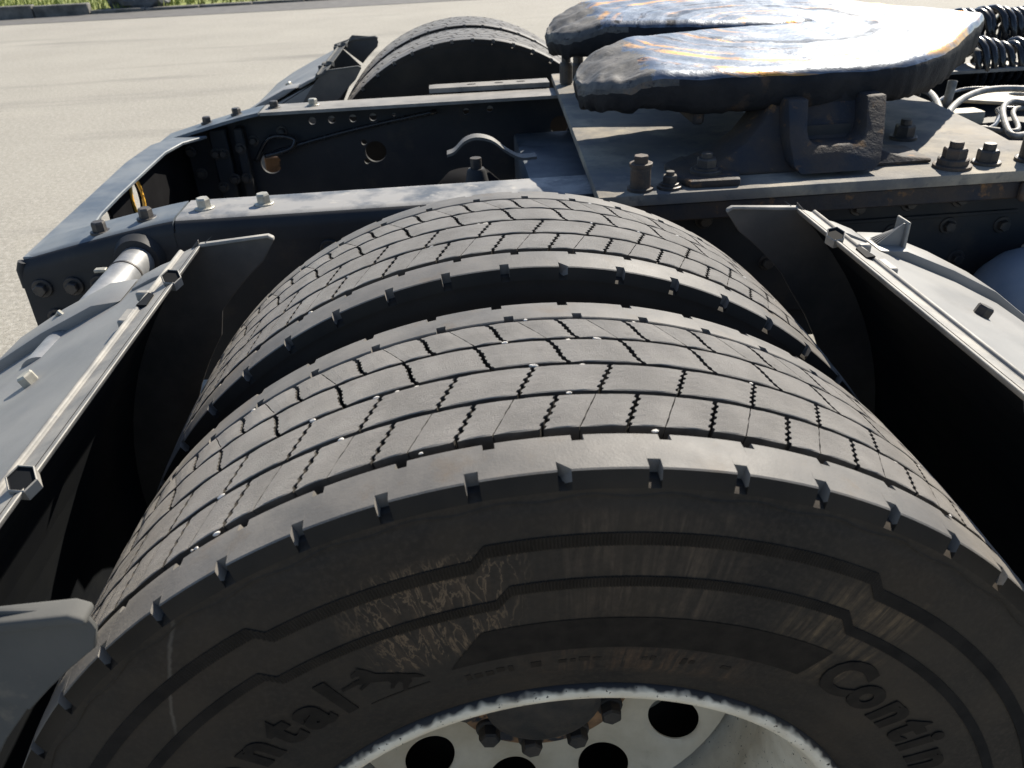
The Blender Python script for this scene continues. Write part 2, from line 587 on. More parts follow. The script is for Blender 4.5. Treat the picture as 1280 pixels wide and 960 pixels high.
def hexbolt(p, ax, r=.011, h=.012, washer=.016, wh=.003, rot=.3, shank=0, n=6, nut=False):
    """hex head (with washer) seated at p, pointing along ax; returns lists"""
    ax = Vector(ax).normalized()
    q = ax.to_track_quat('Z', 'Y')
    P = Vector(p)

    def ring(rad, z, k, ph=0.0):
        return [P + q @ Vector((rad * math.cos(2 * PI * i / k + ph), rad * math.sin(2 * PI * i / k + ph), z)) for i in range(k)]
    out = []

    def stack(rings, k):
        V = [v for rg in rings for v in rg]
        F = []
        for a in range(len(rings) - 1):
            for i in range(k):
                F.append((a * k + i, a * k + (i + 1) % k, (a + 1) * k + (i + 1) % k, (a + 1) * k + i))
        F.append(tuple(range((len(rings) - 1) * k, len(rings) * k)))
        F.append(tuple(range(k - 1, -1, -1)))
        return V, F
    if washer:
        out.append(stack([ring(washer, -.001, 20), ring(washer, wh * .7, 20), ring(washer * .94, wh, 20)], 20))
    z = wh if washer else 0
    out.append(stack([ring(r, z, n, rot), ring(r, z + h * .82, n, rot), ring(r * .86, z + h, n, rot)], n))
    if shank:
        out.append(stack([ring(r * .55, z + h, 14), ring(r * .55, z + h + shank * .8, 14), ring(r * .45, z + h + shank, 14)], 14))
    return join_lists(*out)


BOLTS = {}


def bolt(parent, p, ax=(0, 0, 1), m='bolt', name='bolt', label=None, **kw):
    """bolts with the same look share one mesh"""
    key = (tuple(round(c, 3) for c in ax), m, tuple(sorted(kw.items())))
    if key not in BOLTS:
        V, F = hexbolt((0, 0, 0), ax, **kw)
        BOLTS[key] = fixn(mesh(name, V, F, MAT[m]))
    o = bpy.data.objects.new(name, BOLTS[key])
    COL.objects.link(o)
    o.parent = parent
    o.location = Vector(p) - wpos(parent)
    if label:
        o['label'] = label
    return o


# ------------------------------------------------------------------ setting: ground, lane, kerb, verge
def sheet(poly, z):
    return [(x, y, z) for x, y in poly], [tuple(range(len(poly)))]


setting('ground', mesh('ground', *sheet([(-400, -400), (400, -400), (400, 400), (-400, 400)], 0), MAT['ground']))
# the road edge runs from the far left towards the right
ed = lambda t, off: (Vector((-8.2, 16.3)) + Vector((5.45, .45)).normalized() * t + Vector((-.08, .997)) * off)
dark_strip = [tuple(ed(-60, -1.1)), tuple(ed(0, -1.15)), tuple(ed(5, -1.6)), tuple(ed(12, -2.0)), tuple(ed(80, -2.4)), tuple(ed(80, .05)), tuple(ed(-60, .05))]
setting('road', mesh('road', *sheet(dark_strip, .004), MAT['dark_ground']))  # darker strip of ground in front of the kerb
vg = [tuple(ed(-60, .2)), tuple(ed(80, .2)), tuple(ed(80, 60)), tuple(ed(-60, 60))]
setting('verge', mesh('verge', *sheet(vg, .045), MAT['grass']))
kr = root('kerb', 'long dark weathered concrete kerb along the grassy road edge', 'kerb', tuple(ed(0, .1)) + (0,))
kt = -20.0
while kt < 40:
    L = .98
    a, b, c_, d_ = ed(kt, 0), ed(kt + L - .02, 0), ed(kt + L - .02, .2), ed(kt, .2)
    hgt = .20 + random.uniform(-.012, .012) if kt < 1.2 else .055 + random.uniform(-.01, .01)
    part('kerb_stone', bevel(mesh('kerb_stone', *prism_z([tuple(a), tuple(b), tuple(c_), tuple(d_)], -.02, hgt), MAT['kerb']), .012, 1), kr)
    kt += L
V, F = [], []
for i in range(9000):
    q = ed(random.uniform(-9, 14), .22 + random.random() ** 1.6 * 6)
    h = random.uniform(.05, .22)
    a = random.uniform(0, PI)
    wv = Vector((math.cos(a), math.sin(a))) * random.uniform(.008, .02)
    ln = Vector((random.uniform(-.07, .07), random.uniform(-.07, .07)))
    b = len(V)
    V += [(q.x - wv.x, q.y - wv.y, .035), (q.x + wv.x, q.y + wv.y, .035), (q.x + ln.x, q.y + ln.y, .05 + h)]
    F.append((b, b + 1, b + 2))
setting('grass', mesh('grass', V, F, MAT['grass']), 'stuff')
# a dark rock at the end of the high kerb
bm = bmesh.new()
bmesh.ops.create_icosphere(bm, subdivisions=3, radius=1)
for v in bm.verts:
    n_ = noise.noise(v.co * 1.6) * .35 + noise.noise(v.co * 4) * .12
    v.co = Vector((v.co.x * .62, v.co.y * .4, v.co.z * .30)) * (1 + n_)
me = bpy.data.meshes.new('rock')
bm.to_mesh(me)
bm.free()
me.materials.append(MAT['stone'])
me.transform(Matrix.Translation(Vector((*ed(2.4, .55), .18))))
top('rock', me, 'dark weathered rock lying at the end of the high kerb', 'rock')

# ------------------------------------------------------------------ wheels
NP = 51
DTH = 2 * PI / NP
ZC = .5
YB = [0, .0368, .0458, .0873, .0927, .1322, .1373, .1767, .1815, .2187, .2234, .2600]     # rib, rows A-D, rib
WT = YB[-1]


def crown(y):
    return .4985 + .0040 * (1 - ((y - WT / 2) / (WT / 2)) ** 2)


def cyl(th, y, r, y0=0.0):
    return (r * math.sin(th), y + y0, r * math.cos(th))


def block_mesh(name, ya, yb, pa, pb, gap, amp, teeth, mid, seed):
    """one tread block of pitch DTH; its two ends follow the same toothed sipe line"""
    st = []
    for k in range(teeth):
        for fr, sg in ((.0, 0), (.12, 1), (.42, 1), (.54, -1), (.88, -1)):
            st.append(((k + fr) / teeth, sg))
    st.append((1.0, 0))
    rb = .4885

    rj = random.Random(seed)
    off = [Vector((rj.uniform(-90, 90), rj.uniform(-90, 90), 0)) for _ in range(4)]

    def line(u, sg):
        s_curve = pa + (pb - pa) * (u + (.09 if pb < pa else .0) * math.sin(2 * PI * u))
        return s_curve + sg * amp / .5

    def slab(e0, e1, ns, tw):
        V, F = [], []
        ny = len(st)
        for (u, sg) in st:
            y = ya + (yb - ya) * u
            a, b = e0(u, sg), e1(u, sg)
            for i in range(ns + 1):
                t_ = a + (b - a) * i / ns
                yj = 0
                if u in (0, 1.0):
                    yj = .0007 * noise.noise(Vector((t_ * 90, seed * 3.7, u * 5)) + off[0]) + .0005 * noise.noise(Vector((t_ * 260, u * 7, seed)))
                tj = .0016 * noise.noise(Vector((u * 7, seed * 2.3, 4 if i else 8)) + off[1]) if i in (0, ns) else 0
                rd = -.0007 if (i in (0, ns) or u in (0, 1.0)) else 0
                V.append(cyl(t_ + tj, y + yj, crown(y) + rd))
        for j in range(ny - 1):
            for i in range(ns):
                F.append((j * (ns + 1) + i, (j + 1) * (ns + 1) + i, (j + 1) * (ns + 1) + i + 1, j * (ns + 1) + i + 1))
        edge = [i for i in range(ns + 1)] + [j * (ns + 1) + ns for j in range(1, ny)] + \
               [(ny - 1) * (ns + 1) + i for i in range(ns - 1, -1, -1)] + [j * (ns + 1) for j in range(ny - 2, 0, -1)]
        b0 = len(V)
        for e in edge:
            x, y, z = V[e]
            k_ = rb / math.hypot(x, z)
            V.append((x * k_, y, z * k_))
        m_ = len(edge)
        for i in range(m_):
            F.append((edge[i], edge[(i + 1) % m_], b0 + (i + 1) % m_, b0 + i))
        return V, F
    g = gap / .5 / 2
    if mid is None:
        V, F = slab(lambda u, s: line(u, s) + g, lambda u, s: line(u, s) + DTH - g, 5, 0)
    else:
        ma, mb = mid
        ml = lambda u: ma + (mb - ma) * u
        V, F = join_lists(slab(lambda u, s: line(u, s) + g, lambda u, s: ml(u) - .0008, 3, 0),
                          slab(lambda u, s: ml(u) + .0008, lambda u, s: line(u, s) + DTH - g, 3, 0))
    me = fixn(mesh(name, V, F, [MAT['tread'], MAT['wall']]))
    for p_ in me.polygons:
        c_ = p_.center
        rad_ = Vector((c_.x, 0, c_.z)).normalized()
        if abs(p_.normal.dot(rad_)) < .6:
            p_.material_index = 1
    return me


BLOCK_SPEC = [(YB[2], YB[3], -.0170, .0160, .0038, .0009, 5, (.0380, .0740)), (YB[4], YB[5], -.0425, -.0095, .0038, .0009, 5, None),
              (YB[6], YB[7], .0470, .0230, .0042, .0005, 6, None), (YB[8], YB[9], -.0485, -.0760, .0042, .0005, 6, (.0215, -.0205))]
BLKS = [[block_mesh('tread_block', *sp_, rw_ * 10 + v_) for v_ in range(4)] for rw_, sp_ in enumerate(BLOCK_SPEC)]
BLK = [r_[0] for r_ in BLKS]

SIDE = [(.0005, .4880), (-.0060, .4850), (-.0062, .4780), (-.0090, .4740), (-.0095, .4660), (-.0112, .4590), (-.0120, .4500),
        (-.0140, .4300), (-.0156, .4100), (-.0160, .3900), (-.0150, .3700), (-.0122, .3450), (-.0090, .3280), (-.0075, .3200),
        (-.0073, .3140), (-.0040, .3080), (-.0015, .2980), (.0010, .2880), (.004, .282)]


def side_y(r):
    for (ya, ra), (yb, rb) in zip(SIDE, SIDE[1:]):
        if rb <= r <= ra:
            return ya + (yb - ya) * (ra - r) / (ra - rb)
    return 0


def rib_lists(ph_out, ph_in, flip):
    """shoulder rib with notches cut into its outer and inner edge; returned in near-edge coordinates"""
    yw = YB[1]
    N = [(-.0060, .4850), (-.0052, .4876), (-.0040, .4906), (-.0009, .4970), (.0004, .4979), (.0200, .4998), (yw - .0060, .5004), (yw - .001, .5003), (yw, .4995), (yw, .4885)]
    O = [(-.0058, .4820), (-.0030, .4824), (.0030, .4835), (.0080, .4842), (.0084, .4988), (.0200, .4998), (yw - .0060, .5004), (yw - .001, .5003), (yw, .4995), (yw, .4885)]
    I = N[:5] + [(.0200, .4998), (yw - .0078, .5004), (yw - .0074, .4900), (yw - .002, .4890), (yw, .4885)]
    ev = []
    hw_o, hw_i = .0094, .0086
    n = NP
    for k in range(n):
        ev.append((ph_out + k * DTH - hw_o, 'O'))
        ev.append((ph_out + k * DTH + hw_o, 'N'))
        ev.append((ph_in + k * DTH - hw_i, 'I'))
        ev.append((ph_in + k * DTH + hw_i, 'N'))
    ev = sorted(((a % (2 * PI)), c) for a, c in ev)
    sec = []
    cur = 'N'
    prof = {'N': N, 'O': O, 'I': I}
    for a, c in ev:
        sec.append((a, cur))
        sec.append((a + 2e-5, c))
        cur = c
    out = []
    for i, (a, c) in enumerate(sec):
        out.append((a, c))
        b, c2 = sec[(i + 1) % len(sec)]
        b = b if b > a else b + 2 * PI
        if b - a > .03:
            k = int((b - a) / .022)
            for j in range(1, k):
                out.append((a + (b - a) * j / k, c))
    V, F = [], []
    m = len(N)
    for a, c in out:
        for y, r in prof[c]:
            V.append(cyl(a, (WT - y) if flip else y, r))
    L = len(out)
    for i in range(L):
        for j in range(m - 1):
            q = (i * m + j, i * m + j + 1, ((i + 1) % L) * m + j + 1, ((i + 1) % L) * m + j)
            F.append(q if not flip else q[::-1])
    return V, F


def tyre_lathe(detail=True):
    """sidewalls, bead and groove floor"""
    prof = [(y, r) for y, r in reversed(SIDE)] + [(WT - y, r) for y, r in SIDE]
    n = 180
    V, F, UV = [], [], []
    m = len(prof)
    for i in range(n + 1):
        t = -PI + 2 * PI * i / n
        for y, r in prof:
            V.append(cyl(t, y, r))
            UV.append((t, r))
    for i in range(n):
        for j in range(m - 1):
            F.append((i * m + j, i * m + j + 1, (i + 1) * m + j + 1, (i + 1) * m + j))
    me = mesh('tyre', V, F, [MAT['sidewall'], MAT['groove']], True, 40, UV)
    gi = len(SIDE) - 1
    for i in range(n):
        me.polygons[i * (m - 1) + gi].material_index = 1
    return fixn(me)


def band_mesh(rfun, th0, th1, width, step, amp=.0011):
    """raised serrated ribbon on the sidewall, fine teeth across it"""
    V, F = [], []
    n = int((th1 - th0) / step)
    for i in range(n + 1):
        t = th0 + (th1 - th0) * i / n
        rc = rfun(t)
        h = .0006 + (amp if i % 2 else 0)
        for q in (-.5, .5):
            r = rc + q * width
            V.append(cyl(t, side_y(r) - (.0001 if False else h), r))
        # skirts
        V.append(cyl(t, side_y(rc - .5 * width) + .001, rc - .5 * width - .0004))
        V.append(cyl(t, side_y(rc + .5 * width) + .001, rc + .5 * width + .0004))
    for i in range(n):
        a, b = i * 4, (i + 1) * 4
        F += [(a, b, b + 1, a + 1), (a + 2, b + 2, b, a), (a + 1, b + 1, b + 3, a + 3)]
    return fixn(mesh('serrated_ribbon', V, F, MAT['letter']))


MAT['letter'] = mat('matte_black_rubber', (.020, .0160, .0120), (.032, .0255, .0190), 40, .75, spec=.12, bump=.3, bscale=500, bdist=.0004)


def glyphs(items, height):
    """items: (char, centre angle in degrees, base radius); raised letters bent round the tyre"""
    allv = []
    for ch, deg, rbase in items:
        cu = bpy.data.curves.new('glyph', 'FONT')
        cu.body = ch
        cu.size = height / .69
        cu.offset = height * .062
        cu.extrude = .0006
        cu.resolution_u = 4
        cu.align_x = 'CENTER'
        o = bpy.data.objects.new('glyph', cu)
        COL.objects.link(o)
        dg = bpy.context.evaluated_depsgraph_get()
        me = bpy.data.meshes.new_from_object(o.evaluated_get(dg))
        bpy.data.objects.remove(o)
        bpy.data.curves.remove(cu)
        V = []
        for v in me.vertices:
            r = rbase + v.co.y
            t = R_(deg) + v.co.x * 1.0 / (rbase + height * .5)
            V.append(cyl(t, side_y(r) - .0010 - v.co.z, r))
        allv.append((V, [tuple(p.vertices) for p in me.polygons]))
        bpy.data.meshes.remove(me)
    return join_lists(*allv)


def wheel(y0, label, phase=0.0, full=True, flipz=False, group=None, lettered=False):
    w_ = root('truck_tyre', label, 'tyre', (0, y0, 0), group)
    ty = bpy.data.objects.new('casing', TYRE if lettered else TYRE_PLAIN)
    COL.objects.link(ty)
    ty.parent = w_
    ty.location = (0, 0, ZC)
    ty.rotation_euler = (0, phase, PI if flipz else 0)
    if flipz:
        ty.location = (0, WT, ZC)
    def sub(name, me, rot=0.0, kind=None):
        o = bpy.data.objects.new(name, me)
        COL.objects.link(o)
        o.parent = ty
        o.rotation_euler = (0, rot, 0)
        if kind:
            o['kind'] = kind
        return o
    sub('shoulder_rib', RIB_NEAR)
    sub('shoulder_rib', RIB_FAR)
    if full:
        rng = range(-15, 15)
        for rw in range(4):
            for k in rng:
                sub('tread_block', BLKS[rw][(k * 7 + rw * 3 + (k * k) % 5) % 4], k * DTH)
        sub('lower_tread', LOWER_TREAD, 0, 'stuff')
    else:
        sub('tread_pattern', ALL_TREAD, 0, 'stuff')
    return w_, ty, sub


def tread_joined(ks, name):
    parts = []
    for rw in range(4):
        vs = [v.co.copy() for v in BLK[rw].vertices]
        fs = [tuple(p.vertices) for p in BLK[rw].polygons]
        for k in ks:
            mx = Matrix.Rotation(k * DTH, 3, 'Y')
            parts.append(([mx @ v for v in vs], fs))
    V, F = join_lists(*parts)
    return mesh(name, V, F, MAT['tread'])


def rib_mats(me):
    for p_ in me.polygons:
        c_ = p_.center
        if c_.y < -.0006 or c_.y > WT + .0006:
            p_.material_index = 1
    return me


MAT['side_plain'] = mat('dark_brown_sidewall_rubber', (.020, .0175, .0145), (.036, .0295, .0225), 9, .7, spec=.12, bump=.35, bscale=420, bdist=.0005)
TYRE = tyre_lathe()
TYRE_PLAIN = TYRE.copy()
TYRE_PLAIN.materials[0] = MAT['side_plain']
RIB_NEAR = fixn(rib_mats(mesh('shoulder_rib', *rib_lists(.0030, .0295, False), [MAT['rib'], MAT['side_plain']], True, 24)))
RIB_FAR = fixn(rib_mats(mesh('shoulder_rib', *rib_lists(.0682, -.0360, True), [MAT['rib'], MAT['side_plain']], True, 24)))
LOWER_TREAD = tread_joined(range(15, NP - 15), 'lower_tread')
ALL_TREAD = tread_joined(range(NP), 'tread_pattern')

outer, oty, osub = wheel(0.0, 'nearest truck tyre and white rim with lettering on its dusty brown black sidewall', 0.0, lettered=True)
osub('serrated_ribbon', band_mesh(lambda t: .4370 + .0105 * (
    min(1, max(0, (t - R_(-8.4)) / R_(1.4))) - min(1, max(0, (t - R_(30.3)) / R_(1.6))) + 1 - min(1, max(0, (t - R_(-29.8)) / R_(1.2)))
    ), R_(-72), R_(72), .0100, R_(.165)))
osub('serrated_ribbon', band_mesh(lambda t: .4005 + .0110 * (
    min(1, max(0, (t - R_(-7.0)) / R_(1.6))) - min(1, max(0, (t - R_(30.4)) / R_(1.8))) + 1 - min(1, max(0, (t - R_(-32.6)) / R_(1.2)))
    ), R_(-72), R_(72), .0084, R_(.165)))
word1 = [('C', 38.0, .340), ('o', 43.6, .340), ('n', 49.3, .340), ('t', 54.2, .340), ('i', 57.8, .340), ('n', 62.6, .340), ('e', 68.6, .340),
         ('n', 74.5, .340), ('t', 79.4, .340), ('a', 84.4, .340), ('l', 88.5, .340)]
word2 = [('l', -28.9, .340), ('a', -33.2, .340), ('t', -37.9, .340), ('n', -43.0, .340), ('e', -49.2, .340), ('n', -55.2, .340), ('i', -59.9, .340),
         ('t', -63.4, .340), ('n', -68.4, .340), ('o', -74.4, .340), ('C', -80.6, .340)]
MAT['glyph'] = mat('worn_black_moulded_rubber', (.0145, .0125, .0105), (.024, .0202, .0164), 60, .75, spec=.08, bump=.3, bscale=500, bdist=.0004)
osub('lettering', fixn(mesh('lettering', *glyphs(word1, .0385), MAT['glyph'])))
osub('lettering', fixn(mesh('lettering', *glyphs(word2, .0385), MAT['glyph'])))
# thin moulded underlines and bead code
def arc_strip(t0, t1, r0, r1, h=.0006, n=40, skew=0.0):
    V, F = [], []
    for i in range(n + 1):
        f = i / n
        for r in (r0, r1):
            q = (r - r0) / (r1 - r0)
            t = t0 + (t1 - t0) * f + skew * q * (1 - 2 * f)
            V.append(cyl(t, side_y(r) - h, r))
        V.append(cyl(t0 + (t1 - t0) * f, side_y(r0) + .001, r0 - .0003))
        V.append(cyl(t0 + (t1 - t0) * f + skew * (1 - 2 * f), side_y(r1) + .001, r1 + .0003))
    for i in range(n):
        a, b = 4 * i, 4 * i + 4
        F += [(a, b, b + 1, a + 1), (a + 2, b + 2, b, a), (a + 1, b + 1, b + 3, a + 3)]
    F += [(0, 1, 3, 2), (4 * n, 4 * n + 2, 4 * n + 3, 4 * n + 1)]
    return V, F
# the smooth dark panel at the top of the sidewall with slanted ends
V, F = [], []
n = 48
for i in range(n + 1):
    f = i / n
    for j in range(4):
        q = j / 3
        r = .3415 + q * .0345
        t = R_(-14.6) + q * R_(5.2) + f * (R_(32.2) + q * R_(.9) - R_(-14.6) - q * R_(5.2))
        V.append(cyl(t, side_y(r) - .0007, r))
for i in range(n):
    for j in range(3):
        a = i * 4 + j
        F.append((a, a + 4, a + 5, a + 1))
osub('sidewall_panel', fixn(mesh('sidewall_panel', V, F, MAT['glyph'])))
# rearing horse emblem
HORSE = [(-14, 29), (-12, 33), (-9, 28), (-6, 24), (-2, 15), (6, 9), (16, 3), (22, -3), (28, -6), (35, -16), (30, -14), (25, -11), (22, -10), (20, -16), (14, -21), (11, -27), (6, -27), (9, -20), (12, -14), (10, -9),
         (4, -13), (1, -17), (-2, -15), (3, -8), (2, -3), (-6, 2), (-12, 5), (-18, 2), (-25, -1), (-25, 3), (-17, 7), (-22, 10), (-30, 9), (-39, 9), (-38, 13), (-30, 14), (-24, 16), (-17, 16), (-15, 21), (-18, 22), (-22, 21), (-21, 26), (-17, 28)]
HORSE = [(x * .00082, y * .00074 + .0115) for x, y in HORSE]
osub('horse_emblem', fixn(mesh('horse_emblem', *(lambda V: (V, [tuple(range(len(V)))]))(
    [cyl(R_(-22.4) + x / .355, side_y(.344 + y) - .0010, .344 + y) for x, y in HORSE]), MAT['glyph'])))
osub('moulded_line', fixn(mesh('moulded_line', *arc_strip(R_(-26.5), R_(-18.0), .3335, .3350), MAT['letter'])))
# faint raised code along the bead, as small bars
code = []
rr = random.Random(3)
t = R_(-13.5)
while t < R_(22):
    wdt = rr.choice((.004, .006, .008)) / .33
    if rr.random() < .72:
        code.append(arc_strip(t, t + wdt, .3215 + rr.choice((0, .002)), .3275 + rr.choice((0, .0015)), .0005, 2))
    t += wdt + .0028 / .33 + (rr.random() < .14) * .03
osub('bead_marking', fixn(mesh('bead_marking', *join_lists(*code), MAT['letter'])), 0, 'stuff')
# wavy mould ridge below the notches
V, F = [], []
for i in range(481):
    t = -1.35 + 2.7 * i / 480
    r = .4795 + .0016 * math.sin((t - .003) * NP) + .0006 * math.sin(t * 17)
    for dr, h in ((-.0012, -.0006), (0, .0014), (.0012, -.0006)):
        V.append(cyl(t, side_y(r + dr) - h, r + dr))
for i in range(480):
    for j in range(2):
        a = i * 3 + j
        F.append((a, a + 3, a + 4, a + 1))
osub('mould_ridge', fixn(mesh('mould_ridge', V, F, MAT['sidewall'], True)))

inner, ity, isub = wheel(.3500, 'inner truck tyre with worn block tread, behind the nearest lettered tyre', .0937)
fi, fity, _ = wheel(2.725 - .350 - WT, 'truck tyre beyond the far frame rail with a dark inner sidewall', .02, full=False, flipz=True)
fo, foty, _ = wheel(2.725 - WT, 'outermost tyre on the far side, only its tread rim showing behind another tyre', .05, full=False, flipz=True)


def lathe_y(prof, n=96, y0=0.0):
    V, F, UV = [], [], []
    m = len(prof)
    for i in range(n + 1):
        t = -PI + 2 * PI * i / n
        for y, r in prof:
            V.append((r * math.sin(t), y + y0, ZC + r * math.cos(t)))
            UV.append((t, r))
    for i in range(n):
        for j in range(m - 1):
            F.append((i * m + j, i * m + j + 1, (i + 1) * m + j + 1, (i + 1) * m + j))
    return V, F, UV


# rim: flange, barrel; disc with hand holes; rusty hub flange with bolts
V, F, UV = lathe_y([(.012, .285), (.0035, .2835), (-.0010, .2795), (-.0022, .2745), (-.0005, .2695), (.005, .2660), (.016, .2645), (.022, .2570),
                    (.060, .2545), (.075, .2440), (.110, .2410), (.150, .2410), (.165, .2540), (.245, .2560), (.252, .2690), (.262, .2830)], 160)
rim = part('rim', fixn(mesh('rim', V, F, MAT['rim'], True, 50, UV)), outer)
def disc_y(r):
    return .252 - .035 * max(0, (r - .14) / .1) ** 1.6


V, F = [], []
NPHI, NR = 40, 6
for k in range(10):
    a0 = R_(-168 + 36 * k)
    b0 = len(V)
    for side in (0, 1):
        for i in range(NPHI):
            ph = 2 * PI * i / NPHI
            ex, er = .034 * math.sin(ph), .030 * math.cos(ph)
            # square boundary in (angle, radius) space
            sx_, sy_ = math.sin(ph), math.cos(ph)
            m_ = max(abs(sx_), abs(sy_))
            qa, qr = R_(18) * sx_ / m_, sy_ / m_
            rq = .198 + (.0425 if qr > 0 else .083) * qr
            for j in range(NR + 1):
                t = j / NR
                ang = (ex / .198) * (1 - t) + qa * t
                rad = (.198 + er) * (1 - t) + rq * t
                y = disc_y(rad) + (.010 if side else 0) + (.004 * (1 - t) ** 6 * (1 if side else -1) * -1)
                V.append((rad * math.sin(a0 + ang), y, ZC + rad * math.cos(a0 + ang)))
    W = NR + 1
    for side in (0, 1):
        o_ = b0 + side * NPHI * W
        for i in range(NPHI):
            for j in range(NR):
                F.append((o_ + i * W + j, o_ + ((i + 1) % NPHI) * W + j, o_ + ((i + 1) % NPHI) * W + j + 1, o_ + i * W + j + 1))
    for i in range(NPHI):
        F.append((b0 + i * W, b0 + ((i + 1) % NPHI) * W, b0 + NPHI * W + ((i + 1) % NPHI) * W, b0 + NPHI * W + i * W))
dm = mesh('wheel_disc', V, F, MAT['disc'])
bm = bmesh.new()
bm.from_mesh(dm)
bmesh.ops.remove_doubles(bm, verts=bm.verts, dist=1e-4)
bmesh.ops.recalc_face_normals(bm, faces=bm.faces)
bm.to_mesh(dm)
bm.free()
dm.polygons.foreach_set('use_smooth', [True] * len(dm.polygons))
dm.set_sharp_from_angle(angle=R_(40))
part('wheel_disc', dm, outer)
V, F, UV = lathe_y([(.30, .112), (.231, .112), (.229, .109), (.229, .080), (.225, .076), (.206, .070), (.200, .060), (.198, .0)], 64)
hub = part('hub', fixn(mesh('hub', V, F, [MAT['hub_rust'], MAT['hub_black']], True, 30)), outer)
for p_ in hub.data.polygons:
    if math.hypot(p_.center.x, p_.center.z - ZC) < .079:
        p_.material_index = 1
for k in range(10):
    a = R_(-170.5 + 36 * k)
    bolt(hub, (.095 * math.sin(a), .229, ZC + .095 * math.cos(a)), (0, -1, 0), 'hub_black', 'hub_bolt', r=.0135, h=.016, washer=.0165, wh=.006, rot=.2 + k * .7)
V, F, UV = lathe_y([(-.0, .283), (.02, .262), (.07, .243), (.18, .243), (.19, .0)], 64, .35)
part('rim', fixn(mesh('rim', V, F, MAT['disc'], True, 50, UV)), inner)
for wl, yy in ((fi, 2.725 - .35 - WT), (fo, 2.725 - WT)):
    V, F, UV = lathe_y([(.0, .283), (.02, .262), (.07, .243), (.13, .243), (.135, .0)], 48, yy)
    part('rim', fixn(mesh('rim', V, F, MAT['disc'], True, 50, UV)), wl)
# pebbles wedged in the grooves
peb = []
for y0, ph, n_ in ((0, 0, 26), (.35, .0937, 16)):
    for _ in range(n_):
        yg = random.choice([(YB[1] + YB[2]) / 2, (YB[3] + YB[4]) / 2, (YB[5] + YB[6]) / 2, (YB[5] + YB[6]) / 2, (YB[7] + YB[8]) / 2, (YB[9] + YB[10]) / 2])
        peb.append((y0 + yg, random.uniform(-.75, .85)))
pebble_me = []
for s in range(3):
    bm = bmesh.new()
    bmesh.ops.create_icosphere(bm, subdivisions=2, radius=1)
    for v in bm.verts:
        v.co *= 1 + .3 * noise.noise(v.co * 1.5 + Vector((s * 7, 0, 0)))
    me = bpy.data.meshes.new('pebble')
    bm.to_mesh(me)
    bm.free()
    me.materials.append(MAT['pebble'])
    pebble_me.append(me)
for i, (y, th) in enumerate(peb):
    o = bpy.data.objects.new('pebble', pebble_me[i % 3])
    COL.objects.link(o)
    rr_ = crown(y % .35) - random.uniform(.0005, .0025)
    o.location = (rr_ * math.sin(th), y, ZC + rr_ * math.cos(th))
    s = random.uniform(.0010, .0021)
    o.scale = (s * random.uniform(1, 2.2), s * random.uniform(.8, 1.1), s * .7)
    o.rotation_euler = (0, th, random.uniform(-.4, .4))
    o['label'] = 'tiny pale pebble wedged between worn tread blocks'
    o['category'] = 'pebble'
    o['group'] = 'pebbles wedged in the tyre grooves'

# ------------------------------------------------------------------ axle
ax = root('drive_axle', 'dark heavy axle housing between the truck tyres, in deep shade', 'axle', (0, 1.3625, .2))
part('axle_beam', fixn(mesh('axle_beam', *tube([(0, .26, .5), (0, 2.46, .5)], .085, 20), MAT['black_steel'], True, 40)), ax)
V, F = [], []
bm = bmesh.new()
bmesh.ops.create_uvsphere(bm, u_segments=24, v_segments=14, radius=.21)
me = bpy.data.meshes.new('differential')
bm.to_mesh(me)
bm.free()
me.materials.append(MAT['black_steel'])
me.transform(Matrix.Translation((0, 1.3625, .5)))
part('differential', me, ax)

# ------------------------------------------------------------------ chassis frame
fr = root('chassis_frame', 'dark truck frame of two long steel rails joined by a sloping rear crossmember', 'frame', (0, 1.3625, .3))


def flange_lists(xs, ztop, yout, yin, t=.008, rc=.014, drop=.045):
    """top flange of a rail: flat with a rounded outer corner and a short web lip; swept along x"""
    sg = 1 if yin > yout else -1
    sec = [(yin, 0), (yin, -t)]
    for i in range(5):
        a = PI / 2 * i / 4
        sec.append((yout + sg * (rc - (rc - t) * math.sin(a)), -rc + (rc - t) * math.cos(a)))
    sec += [(yout + sg * t, -drop), (yout, -drop)]
    for i in range(7):
        a = PI / 2 * i / 6
        sec.append((yout + sg * (rc - rc * math.cos(a)), -rc + rc * math.sin(a)))
    V, F = [], []
    m = len(sec)
    for x, z in zip(xs, ztop):
        for y, dz in sec:
            V.append((x, y, z + dz))
    for i in range(len(xs) - 1):
        for j in range(m):
            F.append((i * m + j, i * m + (j + 1) % m, (i + 1) * m + (j + 1) % m, (i + 1) * m + j))
    F += [tuple(range(m)), tuple(range((len(xs) - 1) * m, len(xs) * m))[::-1]]
    return V, F


def ser(a, b, n):
    return [a + (b - a) * i / n for i in range(n + 1)]


ZF = .900
# near rail
def dark_sides(me, rails, ybase):
    for p_ in me.polygons:
        if abs(p_.center.y - ybase) < .013 and p_.area > 0:
            p_.material_index = 1
    return me


